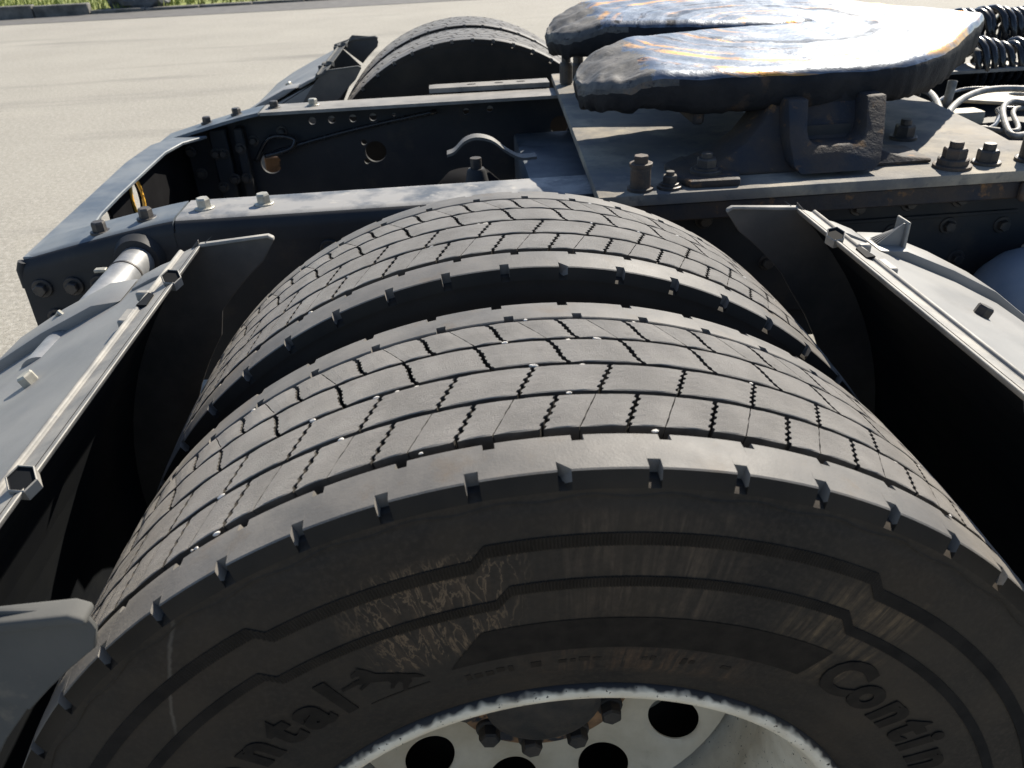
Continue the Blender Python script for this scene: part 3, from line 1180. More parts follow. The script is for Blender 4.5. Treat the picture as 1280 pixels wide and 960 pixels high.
near = part('side_rail', dark_sides(fixn(mesh('side_rail', *flange_lists([-.526, .4, 1.9], [ZF] * 3, .885, .998, rc=.024), [MAT['flange'], MAT['black_steel']], True, 35)), 0, .885), fr)
xs = ser(-.788, -.530, 8)
near_end = part('rail_end', fixn(mesh('rail_end', *flange_lists(xs, [ZF - .049 * ((-.530 - x) / .258) ** 1.15 for x in xs], .8855, .996, rc=.024), [MAT['end_plate'], MAT['black_steel']], True, 35)), fr)
dark_sides(near_end.data, 0, .8855 - 1.3625)
wp = lambda y: (lambda u, v, w_: (u, y + w_, v))
web_out = [(-.800, .715), (-.60, .60), (1.9, .60), (1.9, .880), (-.53, .880), (-.788, .834), (-.798, .815)]
part('web', plate_holes(web_out, [circ(.30 + .16 * i, .74, .012) for i in range(7)], .008, wp(.8905), MAT['black_steel'], 'web'), near)
part('end_roll', fixn(mesh('end_roll', *tube([(-.789, .893, .846), (-.795, .893, .832), (-.799, .893, .80)], [.007, .008, .005], 12), MAT['black_steel'], True, 50)), near_end)
for x, z in ((-.768, .800), (-.716, .800), (-.672, .800), (-.760, .745), (-.70, .735), (-.62, .79), (-.28, .835), (-.20, .838)):
    bolt(near_end, (x, .8855, z), (0, -1, 0), 'bolt', 'rail_bolt', r=.011, h=.011, washer=.0165, wh=.004, rot=x * 40)
for x, y, z, mm in ((-.389, .948, ZF, 'bolt_light'), (-.489, .945, ZF, 'bolt_light'), (-.585, .935, ZF - .008, 'bolt'), (-.663, .925, ZF - .023, 'bolt')):
    bolt(near, (x, y, z), (0, 0, 1), mm, 'flange_bolt', r=.0115, h=.016, washer=.0165, wh=.003, rot=.2 + x * 9)
# outer reinforcement plate with rivets under the mounting plate
rp = part('reinforcement_plate', bevel(mesh('reinforcement_plate', *box(.25, 1.6, .874, .8862, .66, .868), MAT['black_steel']), .002, 1), fr)
for i, (x, z) in enumerate([(.36, .845), (.45, .847), (.54, .848), (.63, .850), (.72, .852), (.81, .853), (.56, .79), (.70, .80), (.80, .805), (.90, .80), (.72, .745), (.83, .742), (.95, .86), (.48, .76), (1.0, .75), (.62, .72)]):
    bolt(rp, (x, .874, z), (0, -1, 0), 'bolt', 'rivet', r=.010, h=.010, washer=.015, wh=.003, rot=i * .5)
part('seam_bar', bevel(mesh('seam_bar', *box(.42, .92, .868, .8738, .822, .828), MAT['black_steel']), .001, 1), rp)
# far rail, seen from its open side
far = part('side_rail', fixn(mesh('side_rail', *flange_lists([-.548, .3, 1.9], [ZF] * 3, 1.842, 1.728), MAT['flange_far'], True, 35)), fr)
xs = ser(-.812, -.552, 8)
far_end = part('rail_end', fixn(mesh('rail_end', *flange_lists(xs, [ZF - .058 * ((-.552 - x) / .26) ** 1.15 for x in xs], 1.8415, 1.73), MAT['end_plate'], True, 35)), fr)
holes = [circ(-.565, .745, .028), circ(-.276, .760, .029), circ(.235, .80, .026)]
holes += [circ(x, .852, .0105, 16) for x in (-.435, -.383, -.326, -.272)] + [circ(-.305, .787, .008, 14), circ(-.303, .735, .008, 14), circ(-.215, .855, .005, 12), circ(-.02, .852, .009, 14), circ(.045, .855, .009, 14)]
web_far = [(-.822, .600), (-.60, .56), (1.9, .60), (1.9, .884), (-.55, .884), (-.812, .826)]
part('web', plate_holes(web_far, holes, .012, wp(1.834), MAT['black_steel'], 'web'), far)
for x, y in ((-.70, 1.79), (-.618, 1.785), (-.519, 1.785), (-.418, 1.785)):
    zz = ZF - .058 * max(0, (-.552 - x) / .26) ** 1.15
    bolt(far, (x, y, zz), (0, 0, 1), 'bolt' if x < -.45 else 'bolt_light', 'flange_bolt', r=.0115, h=.014, washer=.016, wh=.003, rot=x * 5)
part('subframe_strip', fixn(mesh('subframe_strip', *prism_z([(-.115, 1.842), (.21, 1.836), (.21, 1.900), (-.10, 1.902), (-.115, 1.895)], .902, .914), MAT['flange_far'])), fr, 'pale drilled strip lying along the far rail')
for x in (.0, .075, .135):
    V, F = prism_z(circ(x, 1.872, .012, 16, .006), .9142, .9150)
    part('slot', mesh('slot', V, F, MAT['groove']), fr.children[-1] if False else far)
# inner stiffeners and hardware on the far web
for x0, x1 in ((-.705, -.66), (-.640, -.615)):
    part('stiffener', bevel(mesh('stiffener', *box(x0, x1, 1.79, 1.827, .62, .852), MAT['black_steel']), .004, 1), far)
for x, z in ((-.76, .80), (-.745, .74), (-.695, .79), (-.675, .79), (-.628, .80), (-.66, .72), (-.60, .81), (-.52, .83), (-.695, .70), (-.628, .72)):
    bolt(far, (x, 1.79 if x < -.61 else 1.828, z), (0, -1, 0), 'bolt', 'rail_bolt', r=.010, h=.010, washer=.015, wh=.003, rot=x * 30)
part('cable', fixn(mesh('cable', *tube(smooth_path([(-.60, 1.81, .76), (-.55, 1.80, .82), (-.49, 1.80, .815), (-.50, 1.795, .79), (-.57, 1.795, .775), (-.46, 1.81, .80), (-.30, 1.815, .83), (-.1, 1.815, .86)]), .006, 8), MAT['coil'], True)), far)
part('hole_backing', bevel(mesh('hole_backing', *box(-.60, -.525, 1.90, 1.93, .70, .745), MAT['hub_rust']), .004, 1), far, 'rusty lump behind the rail hole')
# rear crossmember: bluish top with curved gussets, web with oval hole below its front edge
tp = [(-.789, .897), (-.752, .897), (-.700, .998), (-.725, 1.035), (-.738, 1.12), (-.745, 1.25), (-.750, 1.45), (-.752, 1.58), (-.735, 1.67), (-.690, 1.728), (-.775, 1.728), (-.812, 1.66), (-.820, 1.50), (-.812, 1.35), (-.802, 1.156), (-.795, 1.01)]
cm = part('rear_crossmember', bevel(mesh('rear_crossmember', *prism_z(tp, .8445, .852), MAT['end_plate']), .0015, 1), fr)
HX, HZ = 1.402, .793
wo = [(.896, .60), (1.826, .60), (1.826, .843), (.896, .843)]
part('web', plate_holes(wo, [circ(HX, HZ, .031, 30, .046), circ(1.225, .803, .030, 30, .026)], .008, lambda u, v, w_: (-.782 + w_, u, v), MAT['black_matte'], 'web'), cm)
rg = []
for i in range(31):
    a = 2 * PI * i / 30
    rg.append((-.7765, HX + .0315 * math.cos(a), HZ + .0465 * math.sin(a)))
part('hole_rim', fixn(mesh('hole_rim', *tube(rg, .004, 8, False), MAT['orange'], True)), cm, 'orange painted edge of the oval hole')
# mid crossmember and spring hanger seen between the rails
xm = root('cross_beam', 'dark blue grey beam spanning between the frame rails below the mounting plate', 'beam', (.16, 1.3625, .70))
part('beam_body', bevel(mesh('beam_body', *box(.105, .34, .90, 1.815, .66, .790), MAT['end_plate']), .01, 2), xm)
ar = root('curved_bracket', 'pale curved steel strap arched over a black bump stop between the rails', 'bracket', (0, 1.35, .8))
pa = smooth_path([(-.075, 0, .868), (-.058, 0, .874), (-.035, 0, .894), (-.008, 0, .901), (.025, 0, .892), (.055, 0, .868), (.085, 0, .852), (.120, 0, .852)], 6)
poly = [(p.x, p.z) for p in pa] + [(p.x, p.z - .006) for p in reversed(pa)]
part('strap', fixn(mesh('strap', *prism_y(poly, 1.325, 1.360), MAT['strap'])), ar)
bs = root('bump_stop', 'black stepped bump stop with a pin on top, below the curved strap', 'bump stop', (-.015, 1.27, .6))
part('stop_body', fixn(mesh('stop_body', *tube([(-.015, 1.27, .60), (-.015, 1.27, .79), (-.015, 1.27, .815), (-.015, 1.27, .845), (-.015, 1.27, .85)], [.042, .034, .026, .020, .017], 20), MAT['black_steel'], True, 30)), bs)
part('top_pin', fixn(mesh('top_pin', *tube([(-.015, 1.27, .85), (-.015, 1.27, .872)], .012, 12), MAT['bolt'], True, 30)), bs)
part('bellows', fixn(mesh('bellows', *tube([(-.03, 1.47, .50), (-.03, 1.47, .57), (-.03, 1.47, .61), (-.03, 1.47, .69), (-.03, 1.47, .75), (-.03, 1.47, .785)], [.09, .08, .09, .10, .085, .05], 28), MAT['black_matte'], True, 50)), bs)

# ------------------------------------------------------------------ mounting plate and its bolts
mp_ = root('mounting_plate', 'wide dusty steel plate lying across the rails under the coupling', 'plate', (.6, 1.3625, .90))
pl = [(.164, .800), (.95, .797), (1.08, .797), (1.08, .93), (.946, .977), (.958, 1.05), (.985, 1.30), (.985, 1.50), (1.08, 1.80), (1.08, 1.925), (.225, 1.925)]
part('base_sheet', bevel(mesh('base_sheet', *prism_z(pl, .9015, .9200), MAT['plate']), .003, 2), mp_)
part('edge_bar', bevel(mesh('edge_bar', *box(.17, 1.2, .806, .872, .8700, .9010), MAT['rust_cast']), .003, 1), mp_)
for x in (.86, .93, 1.0):
    part('weld_tab', bevel(mesh('weld_tab', *box(x, x + .035, .792, .8055, .868, .9005), MAT['bolt_rust']), .004, 1), mp_)


def stack_bolt(x, y, z, specs, label=None, m='bolt'):
    """specs: (radius, height, sides) from the plate upwards"""
    L = []
    zz = z
    for r, h, n in specs:
        V = [(x + r * math.cos(2 * PI * i / n + .3), y + r * math.sin(2 * PI * i / n + .3), q) for q in (zz - .0005, zz + h * .85) for i in range(n)]
        V += [(x + .9 * r * math.cos(2 * PI * i / n + .3), y + .9 * r * math.sin(2 * PI * i / n + .3), zz + h) for i in range(n)]
        F = [(i, (i + 1) % n, n + (i + 1) % n, n + i) for i in range(n)] + [(n + i, n + (i + 1) % n, 2 * n + (i + 1) % n, 2 * n + i) for i in range(n)]
        F += [tuple(range(2 * n, 3 * n)), tuple(range(n - 1, -1, -1))]
        L.append((V, F))
        zz += h
    return part('plate_bolt', fixn(mesh('plate_bolt', *join_lists(*L), MAT[m])), mp_, label)


stack_bolt(.236, .828, .92, [(.021, .005, 22), (.0165, .034, 20), (.0185, .005, 20), (.0125, .011, 6)], 'tall rusty spacer with a bolt on top', 'bolt_rust')
stack_bolt(.284, .828, .92, [(.020, .005, 22), (.015, .004, 20), (.0125, .012, 6), (.007, .006, 12)])
V, F = prism_z([(.315, .815), (.395, .812), (.405, .85), (.38, .93), (.34, .97), (.30, .93), (.30, .85)], .9202, .932)
part('clamp_pad', bevel(mesh('clamp_pad', V, F, MAT['rust_cast']), .004, 2), mp_)
stack_bolt(.352, .86, .932, [(.026, .006, 24), (.020, .004, 20), (.017, .014, 6), (.009, .008, 12)])
stack_bolt(.760, .840, .92, [(.030, .006, 24), (.024, .010, 22), (.019, .016, 6), (.011, .010, 12)], None, 'bolt_rust')
stack_bolt(.823, .848, .92, [(.023, .005, 22), (.017, .018, 6), (.010, .010, 14)])
stack_bolt(.905, .846, .92, [(.030, .006, 24), (.024, .045, 20), (.020, .02, 6)])
stack_bolt(.775, 1.03, .92, [(.024, .006, 22), (.018, .020, 6), (.010, .010, 12)])
stack_bolt(.29, 1.85, .92, [(.026, .006, 24), (.020, .03, 18), (.014, .02, 12)])
stack_bolt(.245, 1.76, .92, [(.014, .004, 20), (.017, .05, 14), (.012, .03, 12)])

# ------------------------------------------------------------------ fifth wheel coupling
fwh = root('fifth_wheel_coupling', 'large greasy horseshoe coupling plate with a glaring wet top, on rusty pedestals', 'fifth wheel', (.62, 1.3625, .92))
half = [(.178, 1.105, 1.150), (.186, 1.065, 1.200), (.200, 1.030, 1.232), (.222, 1.000, 1.255), (.255, .975, 1.270), (.300, .958, 1.285), (.36, .948, 1.300), (.43, .945, 1.318),
        (.50, .945, 1.334), (.57, .945, 1.346), (.64, .950, 1.355), (.68, .958, 1.359), (.72, .970, 1.3625), (.77, .998, 1.3625), (.83, 1.045, 1.3625), (.89, 1.110, 1.3625), (.95, 1.185, 1.3625), (1.02, 1.270, 1.3625),
        (1.070, 1.330, 1.3625), (1.088, 1.358, 1.3625)]


def top_z(x, y):
    z = 1.092 + .055 * (y - 1.3625) - .012 * (x - .6)
    d = max(0, .31 - x) / .13
    return z - .040 * d ** 1.5


def coupling_half(sgn):
    xs_ = []
    for (xa, ya, ia), (xb, yb, ib) in zip(half, half[1:]):
        for k in range(5):
            f = k / 5
            xs_.append((xa + (xb - xa) * f, ya + (yb - ya) * f, ia + (ib - ia) * f))
    xs_.append(half[-1])
    ny = 22
    V, F, mi = [], [], []
    for x, yo, yi in xs_:
        for j in range(ny + 1):
            f = j / ny
            y = yo + (yi - yo) * f
            yy = 1.3625 + sgn * (1.3625 - y) * -1
            e = min(f, 1 - f if x < .71 else 1) * (yi - yo)
            z = top_z(x, yy)
            z -= .010 * max(0, 1 - e / .018) ** 2
            nz = noise.noise(Vector((x * 18, yy * 18, 3))) * .0026 + noise.noise(Vector((x * 55, yy * 55, 9))) * .0014
            ramp = max(0, .33 - x) / .15
            z += nz * (1 + 2.2 * ramp)
            jit = (noise.noise(Vector((x * 60, 5, sgn))) * .004 + noise.noise(Vector((x * 140, 8, sgn))) * .002) * max(0, 1 - f / .12)
            V.append((x, yy + jit, z))
    nx = len(xs_)
    W = ny + 1
    for i in range(nx - 1):
        for j in range(ny):
            F.append((i * W + j, (i + 1) * W + j, (i + 1) * W + j + 1, i * W + j + 1))
            x = xs_[i][0]
            e = min((j + .5) / ny, 1 - (j + .5) / ny if x < .71 else 1) * (xs_[i][2] - xs_[i][1])
            lim = .285 + .03 * noise.noise(Vector((j * .35, sgn * 3, 0)))
            mi.append(0)
    # skirts: outer edge, horn tip and slot wall
    rim_idx = [i * W for i in range(nx)][::-1] + [j for j in range(1, ny + 1)] + [i * W + ny for i in range(1, nx)]
    layers = [rim_idx]
    for dz, ins in ((.012, -.003), (.044, .001), (.058, .010), (.062, .03)):
        row = []
        for e in rim_idx:
            x, y, z = V[e]
            i = e // W
            yo, yi = xs_[i][1], xs_[i][2]
            f = (e % W) / ny
            s = 1 if f < .5 else -1
            if x > .70 and f > .5:
                s = 0
            jj = noise.noise(Vector((x * 26, y * 26, dz * 60))) * .004 + noise.noise(Vector((x * 75, y * 75, dz * 160))) * .004
            d_ = sgn * s * (ins + jj)
            row.append(len(V))
            V.append((x + (ins if x < .2 else 0), y + d_, z - dz * (1 - .35 * min(1, max(0, (.36 - x) / .16))) + jj))
        layers.append(row)
    for a, b in zip(layers, layers[1:]):
        for i in range(len(a) - 1):
            F.append((a[i], a[i + 1], b[i + 1], b[i]))
            mi.append(1 if (V[a[i]][0] < .33 and a is layers[0]) else 2)
    # underside
    U = []
    last = layers[-1]
    F.append(tuple(last))
    mi.append(2)
    me = mesh('coupling_plate', V, F, [MAT['grease'], MAT['crust'], MAT['skirt']], True, 60)
    for p_, k_ in zip(me.polygons, mi):
        p_.material_index = k_
    return fixn(me)


part('coupling_plate', coupling_half(1), fwh)
part('coupling_plate', coupling_half(-1), fwh)


def pedestal(y0, y1, lab=None):
    base, nx0 = .921, []
    L = []
    # flared left foot, neck, flared right foot, as a profile with concave fillets
    left = [(.315, base), (.315, .928), (.345, .933), (.385, .945), (.42, .965), (.447, .992), (.462, 1.022), (.468, 1.028)]
    right = [(.628, 1.028), (.630, 1.0), (.634, .965), (.650, .944), (.690, .933), (.74, .928), (.74, base)]
    yoke = [(.505, 1.028), (.505, .985), (.509, .972), (.520, .964), (.588, .964), (.600, .972), (.604, .985), (.604, 1.028)]
    yoke = [(x, min(z, 1.026)) for x, z in yoke]
    out = left + right
    opening = [(.505, 1.024), (.505, .985), (.509, .972), (.520, .966), (.588, .966), (.600, .972), (.604, .985), (.604, 1.024)]
    sgn = 1 if y0 < 1.36 else -1
    wq = lambda yc: (lambda u, v, w_: (u + .30 * max(0, v - .925), yc + w_ + sgn * max(0, v - .925) * .95, v))
    me = plate_holes(out, [], y1 - y0, wq((y0 + y1) / 2 + sgn * .035), MAT['rust_cast'], 'pedestal')
    ped = part('pedestal', bevel(me, .004, 2), fwh, lab)
    # raised frame round the opening and dark back wall
    yf = y0 if y0 < 1.36 else y1
    sg = -1 if y0 < 1.36 else 1
    fr_o = yoke[::-1] + [(.470, 1.026), (.475, .975), (.486, .938), (.498, .928), (.620, .928), (.630, .938), (.635, .975), (.638, 1.026)]
    part('frame', bevel(plate_holes(fr_o, [], .046, wq(yf + sgn * .0125), MAT['rust_cast'], 'frame'), .004, 2), ped)
    part('back_wall', mesh('back_wall', *box(.500, .610, *sorted((yf + sgn * .076, yf + sgn * .078)), .955, .985), MAT['black_steel']), ped)
    bz = [(.600 + .036 * math.cos(a), 1.012 + .036 * math.sin(a)) for a in [PI + PI * i / 12 for i in range(13)]]
    bz = [(.636, 1.034)] + bz[::-1] + [(.564, 1.034)]
    part('pivot_lug', bevel(mesh('pivot_lug', *prism_y(bz, *sorted((yf + sgn * .118, yf + sgn * .160))), MAT['skirt']), .004, 2), ped)
    return ped


pedestal(.832, .920)
pedestal(1.805, 1.893)
part('cross_rib', bevel(mesh('cross_rib', *box(.46, .66, 1.03, 1.69, .985, 1.02), MAT['rust_cast']), .01, 2), fwh)
for x in (.36,):
    part('under_rib', bevel(mesh('under_rib', *box(x, x + .02, .98, 1.24, .98, 1.035), MAT['rust_cast']), .004, 1), fwh)

# ------------------------------------------------------------------ mudguards
GP = [(-.447, .921), (-.470, .911), (-.545, .880), (-.62, .846), (-.69, .808), (-.752, .760), (-.80, .70), (-.835, .62), (-.85, .50), (-.85, .40)]


def arc_pts(r, d0, d1, n):
    return [(r * math.sin(R_(d0 + (d1 - d0) * i / n)), ZC + r * math.cos(R_(d0 + (d1 - d0) * i / n))) for i in range(n + 1)]


def mudguard(label, sx, sy, dx=0.0, near_lip=True, fin=False, dz=0.0, edge='guard_edge'):
    """built as the rear near guard, then mirrored in x (sx) and y about the truck's centre line (sy)"""
    def T(V):
        return [(sx * (x - dx), y if sy > 0 else 2.725 - y, z + dz) for x, y, z in V]
    g = root('mudguard', label, 'mudguard', T([(-.6, .31, 0)])[0])

    def gp(name, vf, m, parent=g, bev=.0025, seg=2, lab=None):
        V, F = vf
        me = mesh(name, T(V), F, MAT[m])
        if bev:
            me = bevel(me, bev, seg)
        else:
            fixn(me)
        return part(name, me, parent, lab)
    inner_arc = arc_pts(.607, -104, -43.2, 14)
    GL = [(x + .004, z - .010) for x, z in GP[:5]] + GP[5:]
    sh = gp('outer_skin', prism_y(GL + [(x, z) for x, z in inner_arc[:-1]] + [(-.418, .932)], .004, .650), 'guard', g)
    # top panel with a dished bolt recess, as a fine grid
    px = []
    for (xa, za), (xb, zb) in zip(GP[:6], GP[1:6]):
        px += [(xa + (xb - xa) * i / 8, za + (zb - za) * i / 8) for i in range(8)]
    px.append(GP[5])
    ys = [.0035 + (.6465) * i / 60 for i in range(61)]
    Vg, Fg = [], []
    for x, z in px:
        for y in ys:
            d_ = math.hypot((x + .566), (y - .425)) / .062
            dep = .0042 * (1 - min(1, d_) ** 2) ** 1.5 if d_ < 1 else 0
            Vg.append((x + .3 * dep, y, z - .95 * dep + .0012 * noise.noise(Vector((x * 7, y * 7, 2)))))
    for i in range(len(px) - 1):
        for j in range(60):
            Fg.append((i * 61 + j, i * 61 + j + 1, (i + 1) * 61 + j + 1, (i + 1) * 61 + j))
    gp('top_panel', (Vg, Fg), 'guard', g, 0).data.polygons.foreach_set('use_smooth', [True] * len(Fg))
    inner = arc_pts(.6055, -104, -43.6, 14)
    gp('inner_skin', prism_y([(x, z) for x, z in inner] + arc_pts(.6015, -43.6, -104, 14), .006, .648), 'guard_in', g, 0)
    # scuffed joint flange along the cut edge with a ridge beside it
    fl = [(-.411, .9405), (-.4135, .9340), (-.4170, .9300), (-.4460, .9205), (-.4470, .9265), (-.4440, .9330), (-.4400, .9330), (-.4385, .9295)]
    e = gp('joint_flange', prism_y(fl, -.012, .655), edge, g, .0012, 1)
    # raised band along the inboard side with a step face
    up_ = [(x, z) for x, z in GP]
    band = [(-.505, .8975 + .0005)] + [(x - .004 * i / 8, z + .014) for i, (x, z) in enumerate(GP[2:8])]
    lowb = [(x, z - .004) for x, z in GP[2:8]]
    gp('raised_band', prism_y(band + lowb[::-1], .572, .6495), 'guard', g, .003)
    gp('raised_band', prism_y([(x, z) for x, z in [(-.448, .9225), (-.470, .9155), (-.50, .902), (-.50, .893), (-.448, .916)]], .60, .6495), 'guard', g, .002)
    # side lip plates that close in towards the tyre
    lip = arc_pts(.609, -100, -42.8, 12) + [(-.414, .9395), (-.318, .9455), (-.312, .940)] + arc_pts(.528, -39, -50, 4) + arc_pts(.512 if sx > 0 else .524, -54, -100, 9)
    gp('side_lip', prism_y(lip, .648, .6535), 'guard_lip', g, .001, 1)
    rim_ = [(-.414, .9415), (-.319, .9480), (-.312, .9440), (-.312, .9395), (-.320, .9440), (-.414, .9365)]
    gp('lip_edge', prism_y(rim_, .6455, .6548), edge, g, .001, 1)
    if near_lip:
        nl = arc_pts(.605, -47, -41.5, 3) + [(-.322, .944), (-.312, .940), (-.309, .925)] + arc_pts(.516, -37.5, -46.5, 3)
        gp('side_lip', prism_y(nl, -.034, -.029), 'guard_shaded', g, .001, 1)
        roll = [(-.47, .913), (-.40, .9345), (-.318, .9375), (-.309, .936), (-.309, .9415), (-.318, .9465), (-.40, .9445), (-.47, .925)]
        gp('rolled_edge', prism_y(roll, -.041, -.024), 'guard_shaded', g, .0035, 3)
        nl2 = arc_pts(.615, -100, -46.9, 10) + arc_pts(.516, -47.5, -100, 10)
        gp('side_lip', prism_y(nl2, -.022, -.017), 'guard_shaded', g, .001, 1)
    # hexagonal bolt pockets on the flange
    for y in (.530, .120):
        cx_, cz_ = -.4285, .929
        nrm = Vector((.10, -.35, .93)).normalized()
        q = nrm.to_track_quat('Z', 'X')
        C0 = Vector((cx_ + .012, y, cz_ + .008))

        def hx(r, z, ph=.2):
            return [C0 + q @ Vector((r * 1.15 * math.cos(2 * PI * i / 6 + ph), r * math.sin(2 * PI * i / 6 + ph), z)) for i in range(6)]
        rings = [hx(.0125, -.004), hx(.0125, .0080), hx(.0115, .0088), hx(.0109, .0080)]
        V = [v for rr2 in rings for v in rr2]
        F = [(a * 6 + i, a * 6 + (i + 1) % 6, a * 6 + 6 + (i + 1) % 6, a * 6 + 6 + i) for a in range(3) for i in range(6)]
        hp = gp('bolt_pocket', (V, F), edge, g, 0)
        V = hx(.0109, .0080) + hx(.0100, .0068)
        F = [(i, (i + 1) % 6, 6 + (i + 1) % 6, 6 + i) for i in range(6)] + [(6, 7, 8, 9, 10, 11)]
        gp('pocket_recess', (V, F), 'guard_in', hp, 0)
        V, F = prism_z([(-.4425, y - .060), (-.4300, y - .062), (-.4315, y - .030), (-.4390, y - .024)], .9295, .9345)
        gp('clip_slot', (V, F), 'guard_in', g, 0)
        gp('clip_block', box(-.4525, -.4405, y - .100, y - .066, .922, .9335), edge, g, .002, 1)
        gp('clip_tab', box(-.4560, -.4400, y - .024, y - .014, .922, .9345), edge, g, .002, 1)
    bx, bz = -.566, .8625
    ns = Vector((-.41, 0, .91)).normalized()
    V, F = hexbolt((bx, .425, bz + .001), ns, r=.0105, h=.013, washer=.013, wh=.002, rot=.5)
    gp('guard_bolt', (V, F), 'bolt_light' if sx > 0 else 'bolt', g, 0)
    if fin:
        for i in range(5):
            y = .594 + i * .0055
            gp('fin', prism_y([(-.512, .899), (-.545, .885), (-.5475, .926 - i * .004), (-.544, .926 - i * .004)], y, y + .0020), 'guard', g, 0)
        gp('fin_plate', prism_y([(-.5455, .884), (-.5510, .882), (-.5510, .929), (-.5475, .929)], .588, .621), edge, g, .001, 1)
    return g, gp, T


g1, gp1, T1 = mudguard('grey plastic mudguard at lower left, behind the two near tyres', 1, 1)
mudguard('sunlit pale grey mudguard at right with an upright ribbed fin', -1, 1, .008, True, True, -.004)
mudguard('grey mudguard beyond the far rail, standing open against the road', 1, -1, edge='guard_shaded')
# support tube of the left mudguard
tb = root('support_tube', 'galvanised steel tube with a clamp between the near rail and the left mudguard', 'tube', (-.575, .72, .85))
part('tube_body', fixn(mesh('tube_body', *tube([(-.594, .50, .834), (-.594, .8850, .840)], .0275, 28), MAT['pipe'], True, 40)), tb)
part('pipe_clamp', fixn(mesh('pipe_clamp', *tube([(-.594, .805, .839), (-.594, .809, .839)], .0284, 28), MAT['bolt'], True, 40)), tb)
part('clamp_ear', bevel(mesh('clamp_ear', *box(-.636, -.618, .800, .812, .852, .857), MAT['bolt_light']), .001, 1), tb)
part('wall_flange', fixn(mesh('wall_flange', *tube([(-.594, .868, .842), (-.594, .8855, .842)], [.036, .042], 28), MAT['black_steel'], True, 40)), tb)
part('split_pin', fixn(mesh('split_pin', *tube([(-.628, .635, .852), (-.612, .62, .868), (-.598, .612, .858)], .0032, 6), MAT['bolt_light'])), tb)

# ------------------------------------------------------------------ air tank, hoses and gear at right
V, F = [], []
prof = [(.0, 0), (.006, .035), (.02, .07), (.045, .1), (.075, .116), (.10, .12), (.9, .12)]
n = 40
for d, r in prof:
    for i in range(n):
        a = 2 * PI * i / n
        V.append((.800 + d, .745 + r * math.cos(a), .680 + r * math.sin(a)))
for j in range(len(prof) - 1):
    for i in range(n):
        F.append((j * n + i, j * n + (i + 1) % n, (j + 1) * n + (i + 1) % n, (j + 1) * n + i))
tk = root('air_tank', 'round ended blue grey air tank below the mounting plate at right edge', 'air tank', (1.2, .745, .56))
part('tank_shell', fixn(mesh('tank_shell', V, F, MAT['tank'], True, 50)), tk)
part('tank_band', fixn(mesh('tank_band', *tube([(1.02, .745, .68), (1.05, .745, .68)], .123, 40), MAT['black_steel'], True, 40)), tk)
part('tank_valve', fixn(mesh('tank_valve', *tube([(.96, .845, .735), (.96, .852, .742), (.96, .87, .76)], [.016, .016, .012], 12), MAT['pale'], True, 40)), tk)


def hose(name, pts, r, m, label, cat='hose', group=None):
    return top(name, fixn(mesh(name, *tube(smooth_path(pts, 8), r, 10), MAT[m], True)), label, cat, group)


HG = 'pale hoses behind the mounting plate'
hose('hose', [(.914, 1.135, .900), (.972, 1.227, .900), (1.039, 1.321, .902), (1.123, 1.411, .903), (1.213, 1.471, .903), (1.30, 1.470, .900), (1.36, 1.38, .898), (1.33, 1.27, .896), (1.24, 1.20, .894)], .0075, 'hose', 'pale grey hose lying in a big open loop beyond the mounting plate', 'hose', HG)
hose('hose', [(1.15, 1.66, .86), (1.119, 1.60, .885), (1.082, 1.492, .900), (1.033, 1.374, .905), (.977, 1.241, .902), (1.002, 1.20, .898)], .0075, 'hose', 'pale hose running from under the coupling to the left side of the loop', 'hose', HG)
hose('hose', [(1.106, 1.518, .885), (1.062, 1.417, .893), (1.016, 1.318, .895), (.957, 1.203, .893), (.93, 1.15, .89)], .0060, 'hose', 'thin pale hose close along the right of the hose from the coupling', 'hose', HG)
hose('hose', [(1.20, 1.22, .91), (1.176, 1.256, .914), (1.152, 1.288, .916), (1.095, 1.231, .918), (1.041, 1.14, .914), (1.008, 1.06, .906), (1.063, 1.085, .90), (1.14, 1.12, .895)], .0060, 'hose', 'bunched pale hose folded at the right picture edge', 'hose', HG)
hose('hose', [(1.22, 1.20, .90), (1.165, 1.266, .905), (1.115, 1.225, .907), (1.044, 1.10, .903), (1.009, 1.151, .898), (.969, 1.228, .893), (.93, 1.26, .89)], .0050, 'hose', 'second bunched pale hose folded just inside the first, one end running left', 'hose', HG)
hose('upright_pipe', [(1.06, 1.38, .87), (1.066, 1.385, .925), (1.07, 1.39, .945)], .010, 'hose', 'short upright pale pipe stub behind the hose loop', 'pipe')
hose('cable', [(1.0, 1.32, .88), (1.08, 1.25, .87), (1.16, 1.33, .875), (1.22, 1.42, .87), (1.30, 1.36, .872), (1.36, 1.25, .87)], .005, 'coil', 'thin black cable winding inside the pale hose loop', 'cable')
hose('cable', [(1.02, 1.45, .86), (1.12, 1.52, .87), (1.25, 1.62, .875), (1.40, 1.60, .87)], .006, 'coil', 'black cable running behind the pale hose loop', 'cable')
V, F = [], []
me = plate_holes([(1.18, 1.535), (1.36, 1.41), (1.50, 1.47), (1.42, 1.64), (1.32, 1.63)], [circ(1.345, 1.545, .024, 24, .024)], .008, lambda u, v, w_: (u, v, .868 + w_), MAT['tan'], 'tan_plate')
top('tan_plate', me, 'tan dusty plate with one round hole lying inside the hose loop', 'plate')
top('low_crossbeam', bevel(mesh('low_crossbeam', *box(.96, 1.9, .90, 1.82, .70, .80), MAT['black_steel']), .01, 2), 'black cross structure under the hoses between the rails', 'beam')
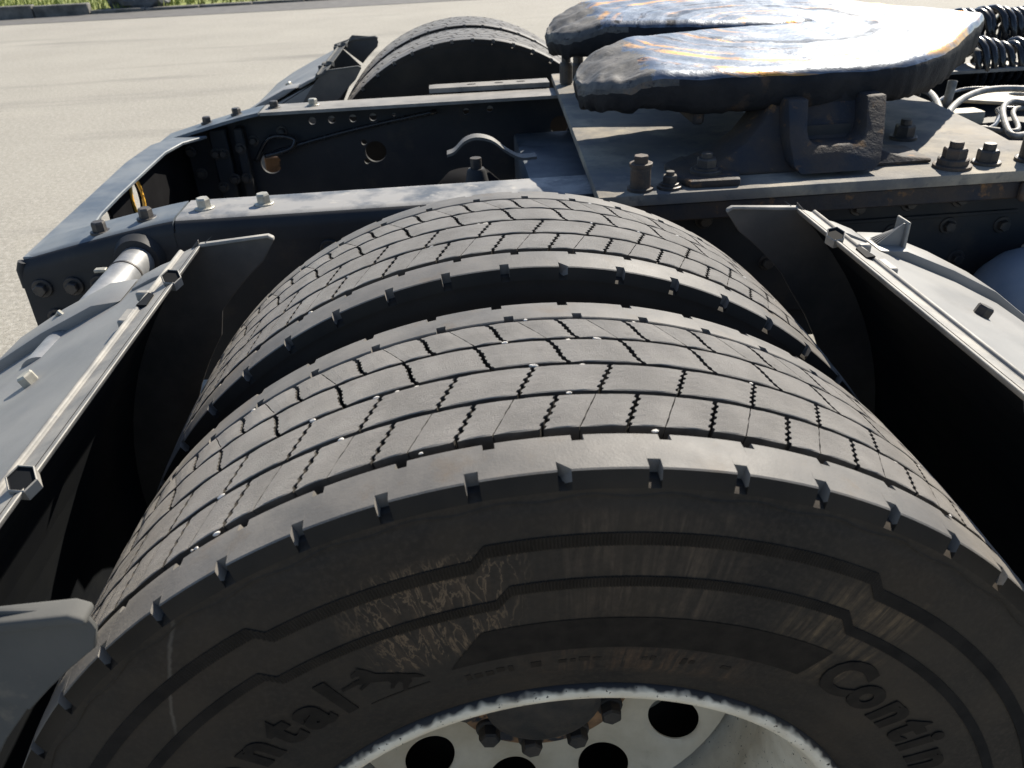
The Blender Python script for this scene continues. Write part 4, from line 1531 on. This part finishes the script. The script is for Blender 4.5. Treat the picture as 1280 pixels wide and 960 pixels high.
for i, (x, y, s) in enumerate(((1.165, 1.47, .05), (1.12, 1.33, .032), (1.10, 1.16, .032))):
    bm = bmesh.new()
    bmesh.ops.create_cube(bm, size=1)
    me = bpy.data.meshes.new('pipe_fitting')
    for v in bm.verts:
        v.co = Vector((v.co.x * s * 1.6, v.co.y * s, v.co.z * s * .6)) + Vector((x, y, .845))
    bm.to_mesh(me)
    bm.free()
    me.materials.append(MAT['tan'] if i == 0 else MAT['hose'])
    top('pipe_fitting', bevel(me, .006, 2), ['flat tan fitting left of the holed plate', 'small pale fitting in front of the holed plate', 'small pale fitting beside the bunched hoses'][i], 'fitting')
br = root('black_bracket', 'upright black bracket standing on the mounting plate at right edge', 'bracket', (.98, .87, .92))
part('bracket_body', bevel(mesh('bracket_body', *box(.945, 1.06, .85, .875, .9205, 1.0), MAT['black_steel']), .004, 2), br)
part('bracket_rib', bevel(mesh('bracket_rib', *prism_y([(.95, .921), (1.05, .921), (1.05, .985)], .8755, .93), MAT['black_steel']), .003, 1), br)
# black coiled air hoses beyond the coupling
for i, (y, z, ph, lab) in enumerate(((1.80, .90, 0, 'black shiny coiled air hose at upper right, nearest the coupling'), (2.02, .95, 1.2, 'ribbed black coiled air hose behind the nearest coil at upper right'), (1.90, .82, .6, 'lowest black coiled air hose at upper right'))):
    pts = []
    for k in range(16 * 22 + 1):
        a = 2 * PI * k / 16 + ph
        rr_ = .058 + .018 * noise.noise(Vector((k * .02, i * 9, 0)))
        pts.append((1.33 + .026 * k / 16 + .022 * noise.noise(Vector((k * .045, i * 5, 3))), y + rr_ * math.cos(a) + .02 * noise.noise(Vector((k * .03, 7, i))), z + rr_ * math.sin(a)))
    me = fixn(mesh('coiled_hose', *tube(pts, .0095, 8), MAT['coil'], True))
    top('coiled_hose', me, lab, 'hose', 'black coiled hoses beyond the coupling')
top('black_box', bevel(mesh('black_box', *box(1.42, 2.2, 1.86, 2.3, .42, .74), MAT['black_steel']), .02, 2), 'black equipment box under the coiled hoses', 'box')
